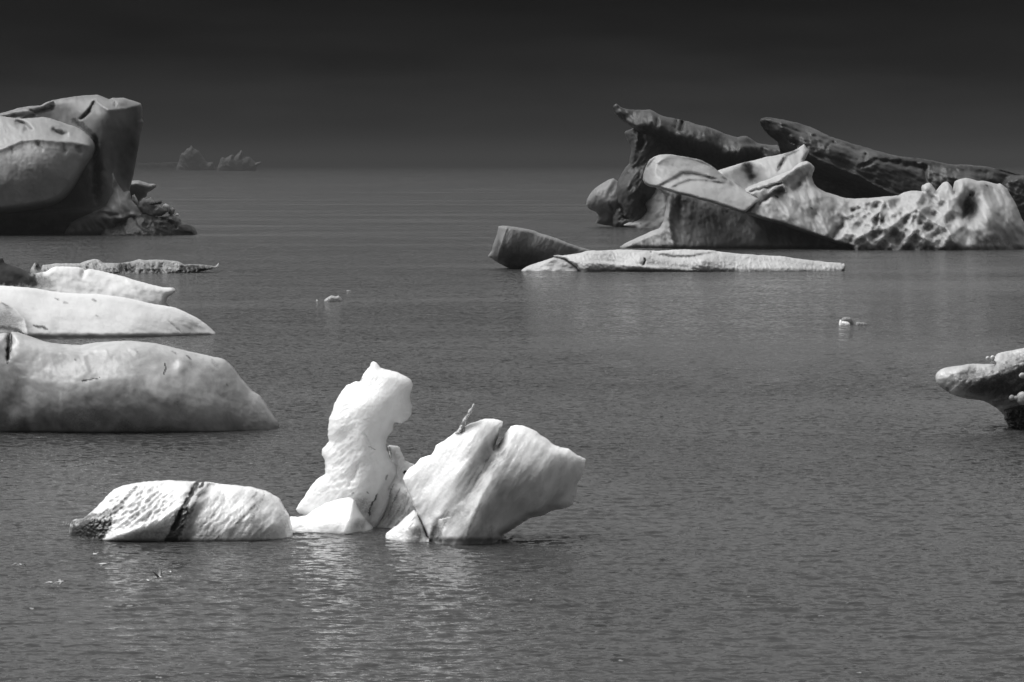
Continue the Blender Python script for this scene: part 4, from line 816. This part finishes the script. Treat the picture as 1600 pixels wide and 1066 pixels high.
relief('jagged_body', M_PALE, DP + 1.5, [(1158, 300), (1171, 291), (1186, 285), (1201, 280), (1220, 272), (1237, 266), (1244, 259), (1251, 254), (1260, 251.5), (1267, 255), (1273, 261), (1273, 266), (1270, 271), (1268.6, 277), (1272, 287), (1278, 294), (1290, 300), (1303, 304), (1312, 307), (1322, 310), (1336, 310.5), (1352.5, 309.7),
    (1370, 308.5), (1385.5, 307), (1398, 306), (1407.5, 304.8), (1415, 300), (1421, 298.7), (1432, 298), (1443, 299), (1442, 293), (1444, 288.5), (1451.5, 285.5), (1455, 287), (1458, 291), (1464, 300.6), (1468, 295), (1471, 291), (1476, 285), (1479, 283), (1483, 286), (1487, 292), (1491, 302), (1493, 292), (1495.5, 282.8),
    (1502, 279.5), (1509, 278), (1518, 280), (1526, 283), (1536, 282.5), (1545, 284), (1552, 286.5), (1559, 288), (1562, 286.5), (1565.6, 288), (1574, 296), (1581, 307.5), (1587, 318), (1592, 329.5), (1596, 340), (1602, 352), (1620, 400), (1340, 405), (1336, 389), (1303, 379), (1270, 368), (1242, 359), (1215, 350), (1188, 342), (1163, 334), (1172, 324), (1180, 312)],
    ctrl=[(1180, 300, 3), (1230, 272, 1), (1262, 258, 1), (1200, 315, 4.5), (1260, 295, 3), (1230, 335, 6.5), (1290, 330, 6), (1330, 318, 3), (1290, 365, 8.5), (1340, 350, 8), (1400, 315, 3), (1370, 375, 10), (1420, 340, 7), (1420, 370, 10), (1450, 295, 1.5), (1480, 295, 2),
          (1510, 290, 3), (1480, 330, 6), (1480, 370, 10), (1550, 295, 2.5), (1560, 330, 6), (1550, 370, 9), (1590, 365, 6), (1400, 392, 10.5), (1520, 392, 10.5), (1600, 392, 7)],
    R=6, feats=[('scallop', 3.2, 27, 1.25, -50, (1420, 350, 95, 60)), ('scallop', 2.3, 16, 1.3, -50, (1405, 352, 85, 50)), ('scallop', .9, 8, 1.2, 30, (1400, 355, 80, 45)), ('scallop', 1.4, 30, 1.5, 60, (1270, 330, 80, 50)), ('noise', 2.2, 30, 2.2, 60, 143, False), ('noise', .7, 9, 2.0, 60, 144, False),
                ('bump', 1516, 327, 15, 19, 20, -3.5), ('line', [(1520, 300), (1512, 310), (1505, 345)], 4, -1.5), ('bump', 1545, 335, 16, 40, -15, 1.6), ('bump', 1503, 292, 10, 14, 0, 1.2),
                ('line', [(1200, 302), (1222, 288), (1228, 300)], 2.5, 1.2), ('line', [(1185, 318), (1200, 308), (1226, 296)], 4, -1.6), ('line', [(1170, 300), (1190, 294), (1225, 286)], 2.5, -1.2),
                ('ridge', [(1180, 296), (1215, 284), (1245, 262), (1262, 256)], 5, 1.2), ('line', [(1240, 300), (1262, 270)], 5, -1.0), ('line', [(1325, 340), (1308, 362), (1296, 376)], 6, -1.8), ('line', [(1330, 330), (1345, 325)], 5, -1.5),
                ('ridge', [(1362, 340), (1375, 330), (1374, 352), (1388, 362)], 4, 2.4), ('ridge', [(1398, 350), (1412, 338), (1432, 326), (1450, 342), (1480, 358), (1492, 380)], 5, 1.6), ('ridge', [(1340, 372), (1362, 360), (1385, 358)], 4, 1.6)],
    dirt=[('line', [(1212, 306), (1216, 309)], 1.6, .9), ('line', [(1266, 325), (1271, 328)], 1.3, .8), ('line', [(1515, 303), (1518, 305)], 1.6, .9), ('line', [(1478, 346), (1481, 347)], 1.2, .8), ('blob', 1516, 328, 11, 16, 20, .55), ('line', [(1376, 344), (1380, 345)], 1.3, .8), ('blob', 1560, 378, 30, 6, 8, .3),
          ('line', [(1540, 289), (1544, 290)], 1.2, .7)], parent=pb, wl=387, jag=.7, step=1.4, seed=78, tone=[('blob', 1516, 330, 13, 20, 15, .6), ('line', [(1215, 345), (1340, 385)], 7, .35), ('blob', 1560, 372, 50, 16, 0, .3), ('blob', 1268, 330, 40, 26, 30, .15)], cut=.35, nz=0.5, oc=2)  # the pit's shade is painted into its colour
relief('overhanging_cap', M_PALE, DP + .5, [(1004, 281), (1005, 272), (1008, 263), (1010, 258), (1015, 250), (1022, 245), (1031, 242), (1041, 241), (1052, 242), (1064, 244), (1076, 246), (1087.6, 248), (1097, 251), (1106, 255.5), (1116, 262), (1125, 269.6), (1135, 277), (1146, 285), (1158, 293), (1170, 300), (1185, 309), (1189, 313), (1180, 320),
    (1172, 328), (1165, 333), (1157, 332), (1148.6, 329), (1130, 323), (1111, 316.5), (1093, 312), (1076, 307), (1058, 303), (1041, 298), (1024, 293), (1015, 292), (1008, 288)],
    ctrl=[(1010, 270, 1.0), (1030, 248, .6), (1064, 250, .6), (1106, 262, .7), (1150, 292, 1), (1022, 282, 5.0), (1040, 275, 4.5), (1041, 292, 7.5), (1076, 280, 4.2), (1076, 302, 8.5), (1111, 295, 5.5), (1111, 311, 8.5), (1150, 312, 6), (1150, 326, 8), (1178, 312, 4.5)],
    R=5, feats=[('step', [(1105, 275), (1085, 270), (1066, 269), (1050, 279), (1038, 285)], 1.8, 12, -.9), ('step', [(1120, 284), (1098, 281), (1078, 281), (1062, 286), (1058, 288)], 1.8, 10, -.7), ('ridge', [(1024, 270), (1026, 255), (1040, 246)], 6, .8),
                ('noise', .7, 26, 2.2, 25, 145, False), ('noise', .35, 8, 1.6, 20, 146, False), ('line', [(1120, 272), (1150, 294), (1178, 308)], 3, -.5)],
    parent=pb, jag=.5, step=1.4, seed=79, tone=[('blob', 1010, 275, 14, 20, 0, .55), ('line', [(1010, 286), (1076, 306)], 4, .4)], nz=0.6)  # painted shade on the cap's left end and lower rim

# ---- flat floe in the middle with tilted block
fl = thing('flat_floe', 'long flat white ice floe tapering to the right in front of the pale berg', 'ice floe', at_px(1100, 424))
DF = dist_of(424)
relief('ice_body', M_FLOE, DF + 2, [(864, 400), (872, 398.5), (880, 399), (897.5, 397), (908, 394.5), (920, 391.5), (935, 391.5), (950, 391), (980, 389.8), (1000, 391), (1025, 392), (1050, 390.5), (1070, 389.8), (1095, 390.5), (1115, 391.5), (1130, 394), (1152.5, 396.5), (1190, 398.6), (1227.5, 401), (1245, 404), (1265, 406.5), (1280, 408), (1295, 410),
    (1319, 411.5), (1321, 416), (1320, 422), (1318, 424), (1310, 438), (908, 438), (906, 425), (901, 418), (893, 411), (882.5, 405), (870, 403)],
    ctrl=[(880, 402, .5), (920, 395, .8), (1000, 394, 1), (1100, 394, 1), (1200, 402, .8), (1300, 413, .5), (920, 412, 3), (1000, 405, 3.0), (1100, 405, 3.0), (1200, 412, 2.2), (1000, 420, 3.2), (1100, 420, 3.4), (1290, 420, 1.4), (1100, 434, 3.4), (950, 434, 3.2)],
    R=5, feats=[('noise', .6, 16, 2.5, 10, 151, False), ('noise', .35, 6, 1.6, 60, 152, True), ('step', [(1080, 421), (1030, 417), (960, 411), (900, 407)], 1.5, 10, .7), ('step', [(1120, 393), (1080, 400), (1050, 400), (1020, 394)], 2, 8, -.6), ('line', [(1006, 404), (1008, 408), (1003, 416)], 1.2, -.6)],
    dirt=[('line', [(1007, 402), (1009, 407), (1004, 412)], .8, .9), ('line', [(1030, 418), (1060, 421)], 1.5, .35)], parent=fl, wl=423.5, jag=.9, step=1.1, seed=81, tone=[('line', [(920, 420), (1060, 422)], 5, .25), ('blob', 1030, 424, 200, 4, 0, .4)], cut=.3, nz=0.5)
relief('low_wedge', M_FLOE, DF + 2.5, [(814, 423), (822, 417), (830, 413.5), (848, 408), (864, 402.5), (876, 402), (884, 405), (896, 413), (906, 420), (906, 436), (810, 436)], ctrl=[(825, 418, 1), (865, 406, 1), (860, 418, 2), (895, 418, 1.5), (860, 430, 2.4)], R=5,
    feats=[('noise', .3, 10, 2, 0, 153, False)], parent=fl, wl=422.5, jag=.6, step=1.1, seed=82)
tb_ = thing('tilted_block_floe', 'grey square-ended block of ice tilted up at the left end of the flat floe', 'ice floe', at_px(830, 420))
relief('ice_body', M_GREY, dist_of(420) + 1.5, [(762, 401), (764, 398), (768, 392), (771, 380), (775, 370), (777, 362), (779, 354), (785, 352.8), (792.5, 353), (812, 356), (834, 360), (842, 364), (853, 367), (871, 373), (888, 380), (905, 386), (918, 389.5), (926, 392), (920, 405), (880, 420), (850, 432), (800, 432), (796, 420), (786, 415), (777.5, 410.6), (768, 404)],
    ctrl=[(768, 398, .8), (779, 360, .9), (785, 390, 3.2), (795, 360, 3.0), (834, 366, 2.0), (870, 380, 2.0), (905, 390, 1), (800, 400, 2.8), (840, 395, 2.6), (800, 413, 1.4), (840, 412, 1.6), (820, 428, 1.5)], R=5,
    feats=[('ridge', [(792, 354), (786, 372), (778, 400)], 4, .9), ('noise', .5, 14, 2.6, -70, 154, False), ('noise', .25, 6, 2, -60, 155, True)], dirt=[('line', [(780, 376), (777, 388)], 2, .6), ('blob', 806, 408, 30, 10, 10, .35)], parent=tb_, wl=418, jag=.6, step=1.1, seed=83, tone=[('blob', 822, 400, 50, 22, 12, .65), ('line', [(781, 360), (774, 400)], 4, .3)], cut=.6, nz=0.5)

# ---- growlers
def growler(name, label, bodies, vb):
    us = [p[0] for b in bodies for p in b[0]]
    r_ = thing(name, label, 'ice floe', at_px(np.mean(us), vb))
    D = dist_of(vb)
    for out_, mat, th, off in bodies:
        relief('ice_body' if len(bodies) == 1 or off == 0 else 'dark_hump', mat, D + off, out_, ctrl=th, R=3.5, parent=r_, wl=vb - .5, jag=.5, step=.6, seed=int(us[0]) % 97, feats=[('noise', .15, 3, 1.5, 0, 5, True)])
growler('small_floe', 'small rounded lump of ice alone on open water above the white tower', [([(505, 474), (507, 468.5), (511, 465.5), (514, 463.5), (517.5, 461.8), (521, 462.5), (525, 463.2), (529, 461.8), (532, 465), (535.5, 469.5), (536, 474)], M_LOBE, .7, 0)], 470.5)
growler('small_floe', 'tiny sliver of ice right of the small rounded lump', [([(540.5, 456), (542, 453.4), (545, 453.8), (548, 454.4), (549, 456.5)], M_GREY, .3, 0)], 455)
growler('small_floe', 'tiny white speck of ice left of the small rounded lump', [([(493.5, 471.5), (494, 468.6), (495.4, 468), (497, 469.4), (497.5, 471.5)], M_FLOE, .3, 0)], 470.4)
growler('small_floe', 'small bright white floe with a grey hump behind it on the right-hand water', [
    ([(1310.5, 511), (1310.8, 504), (1312, 499.5), (1314, 499.5), (1316, 502), (1320, 502.5), (1325, 503.2), (1328, 505.5), (1329.5, 511)], M_SNOW, .5, 0),
    ([(1313, 510), (1314.5, 499), (1317, 496), (1321, 495.5), (1325, 496), (1329, 496.4), (1331, 499), (1333.5, 503), (1335, 510)], M_GREY, .5, 1.2)], 508)
growler('small_floe', 'dark sliver of ice with a white top edge beside the bright white floe', [([(1336.5, 510), (1338, 504), (1341, 503), (1345, 504), (1349, 504), (1353, 505), (1356, 507), (1356, 510)], M_GREY, .4, 0)], 508)

# ---- terns
def mat_plain(name, c, rough=.6):
    m = bpy.data.materials.new(name); m.use_nodes = True; p = m.node_tree.nodes['Principled BSDF']
    t = m.node_tree; n = t.nodes.new('ShaderNodeTexNoise'); n.inputs['Scale'].default_value = 30
    mr = t.nodes.new('ShaderNodeMapRange'); mr.inputs['To Min'].default_value = c * .8; mr.inputs['To Max'].default_value = c * 1.15
    t.links.new(n.outputs['Fac'], mr.inputs['Value'])
    cc = t.nodes.new('ShaderNodeCombineColor')
    for i in range(3): t.links.new(mr.outputs[0], cc.inputs[i])
    t.links.new(cc.outputs[0], p.inputs['Base Color']); p.inputs['Roughness'].default_value = rough
    return m
M_BODY = mat_plain('white_feathers', .6); M_CAP = mat_plain('black_feathers', .02); M_WING = mat_plain('grey_feathers', .22); M_BILL = mat_plain('bill', .06, .4)
def lathe_x(prof, n=12):
    vs, fs = [], []
    for x, r0, zc in prof:
        for j in range(n):
            a = 2 * math.pi * j / n; vs.append((x, r0 * math.cos(a), zc + r0 * .9 * math.sin(a)))
    for i in range(len(prof) - 1):
        for j in range(n):
            a = i * n + j; b = i * n + (j + 1) % n; fs.append((a, a + n, b + n, b))
    return np.array(vs), fs
def bird(u, v, D, label, yaw, wing_up, fold=1.0, roll=0, scale=1.0):
    """body along +x, wings along +-y; wing_up = raise angle of the inner and outer wing"""
    x, y, z = unproject(np.array(float(u)), np.array(float(v)), D)
    r_ = thing('seabird', label, 'bird', (float(x), float(y), float(z)), 'seabirds low over the water')
    r_.rotation_euler = (math.radians(roll), 0, math.radians(yaw))
    k = scale
    def add(name, vs, fs, mat, par=r_):
        me = bpy.data.meshes.new(name); me.from_pydata((np.array(vs) * k).tolist(), [], fs); me.materials.append(mat)
        me.polygons.foreach_set('use_smooth', [True] * len(me.polygons)); me.update()
        o = bpy.data.objects.new(name, me); COL.objects.link(o); o.parent = par; return o
    bv, bf = lathe_x([(-.14, .004, .005), (-.10, .018, .003), (-.04, .034, 0), (.02, .040, 0), (.07, .034, .004), (.10, .024, .012), (.125, .026, .018), (.15, .020, .018), (.165, .006, .015)])
    body = add('body', bv, bf, M_BODY)
    cv, cf = lathe_x([(.100, .012, .026), (.115, .022, .026), (.14, .020, .025), (.160, .010, .020), (.166, .003, .018)]); add('head_cap', cv, cf, M_CAP)
    iv, if_ = lathe_x([(.160, .006, .014), (.19, .003, .012), (.21, .0005, .011)], 8); add('bill', iv, if_, M_BILL)
    tv = [(-.10, .016, .006), (-.10, -.016, .006), (-.25, -.035, .004), (-.17, 0, .008), (-.25, .035, .004), (-.10, .016, -.002), (-.10, -.016, -.002), (-.25, -.035, .001), (-.17, 0, .003), (-.25, .035, .001)]
    add('tail', tv, [(0, 1, 3), (1, 2, 3), (0, 3, 4), (6, 5, 8), (7, 6, 8), (8, 5, 9), (0, 4, 9, 5), (1, 6, 7, 2), (2, 7, 8, 3), (3, 8, 9, 4)], M_WING)
    for s in (1, -1):
        a0, a1 = math.radians(wing_up[0]), math.radians(wing_up[1])
        pts = [(0, 0, .055, .05)]
        st = [(0, .06, -.055, .010), (.5, .065, -.06, .009), (1.0, .055, -.055, .008), (1.4, .02, -.06, .006), (1.8, -.04, -.08, .004), (2.0, -.10, -.105, .001)]
        vs, fs = [], []; py = .022; pz = .012
        yy = [0, .08, .16, .24, .31, .36]
        for i, (q, xf, xb, th) in enumerate(st):
            if i:
                dl = (yy[i] - yy[i - 1]) * fold; a = a0 if yy[i] <= .17 else a1
                py += dl * math.cos(a); pz += dl * math.sin(a)
            for xx, zz in ((xf, 0), ((xf * .6 + xb * .4), th), (xb, 0), ((xf * .6 + xb * .4), -th * .4)):
                vs.append((xx, s * py, pz + zz))
        for i in range(len(st) - 1):
            for j in range(4):
                a = i * 4 + j; b = i * 4 + (j + 1) % 4
                fs.append((a, b, b + 4, a + 4))
        n = len(vs); fs += [(0, 1, 2, 3), (n - 1, n - 2, n - 3, n - 4)]
        add('wing', vs, fs, M_WING)
    return r_
def wd_(v, lift): return dist_of(v + lift)    # distance for a bird that hangs 'lift' pixels above the water below it
bird(148, 866, wd_(866, 8), 'white seabird diving nose down, uppermost of the birds under the dark mound', -60, (55, 20), .55, -30, 1.0)
bird(161, 881.5, wd_(881, 8), 'small white seabird with folded wings just below the diving bird', -10, (-50, -70), .25, 0, 1.0)
bird(231, 907.5, wd_(908, 10), 'seabird with pale arched wings, lowest and leftmost of the three flying together', -60, (18, -30), .8, 0, 1.0)
bird(248, 902.5, wd_(903, 10), 'seabird with wings raised in a V, middle of the three flying together', -25, (50, 62), .85, 10, .95)
bird(267, 894, wd_(895, 10), 'seabird with wide drooping wings, highest and rightmost of the three flying together', -75, (10, -38), 1.0, 0, 1.0)
bird(78, 910.5, wd_(911, 8), 'dark seabird skimming the water, close left of a greyish one', -40, (5, -20), .6, 0, .85)
bird(94.5, 909.5, wd_(911, 8), 'greyish seabird beside the dark skimming one, on its right', 20, (20, -25), .6, 15, .85)
bird(31, 882.5, wd_(884, 8), 'faint seabird alone near the left edge with one long drooping wing', -50, (14, -38), .85, -10, .9)
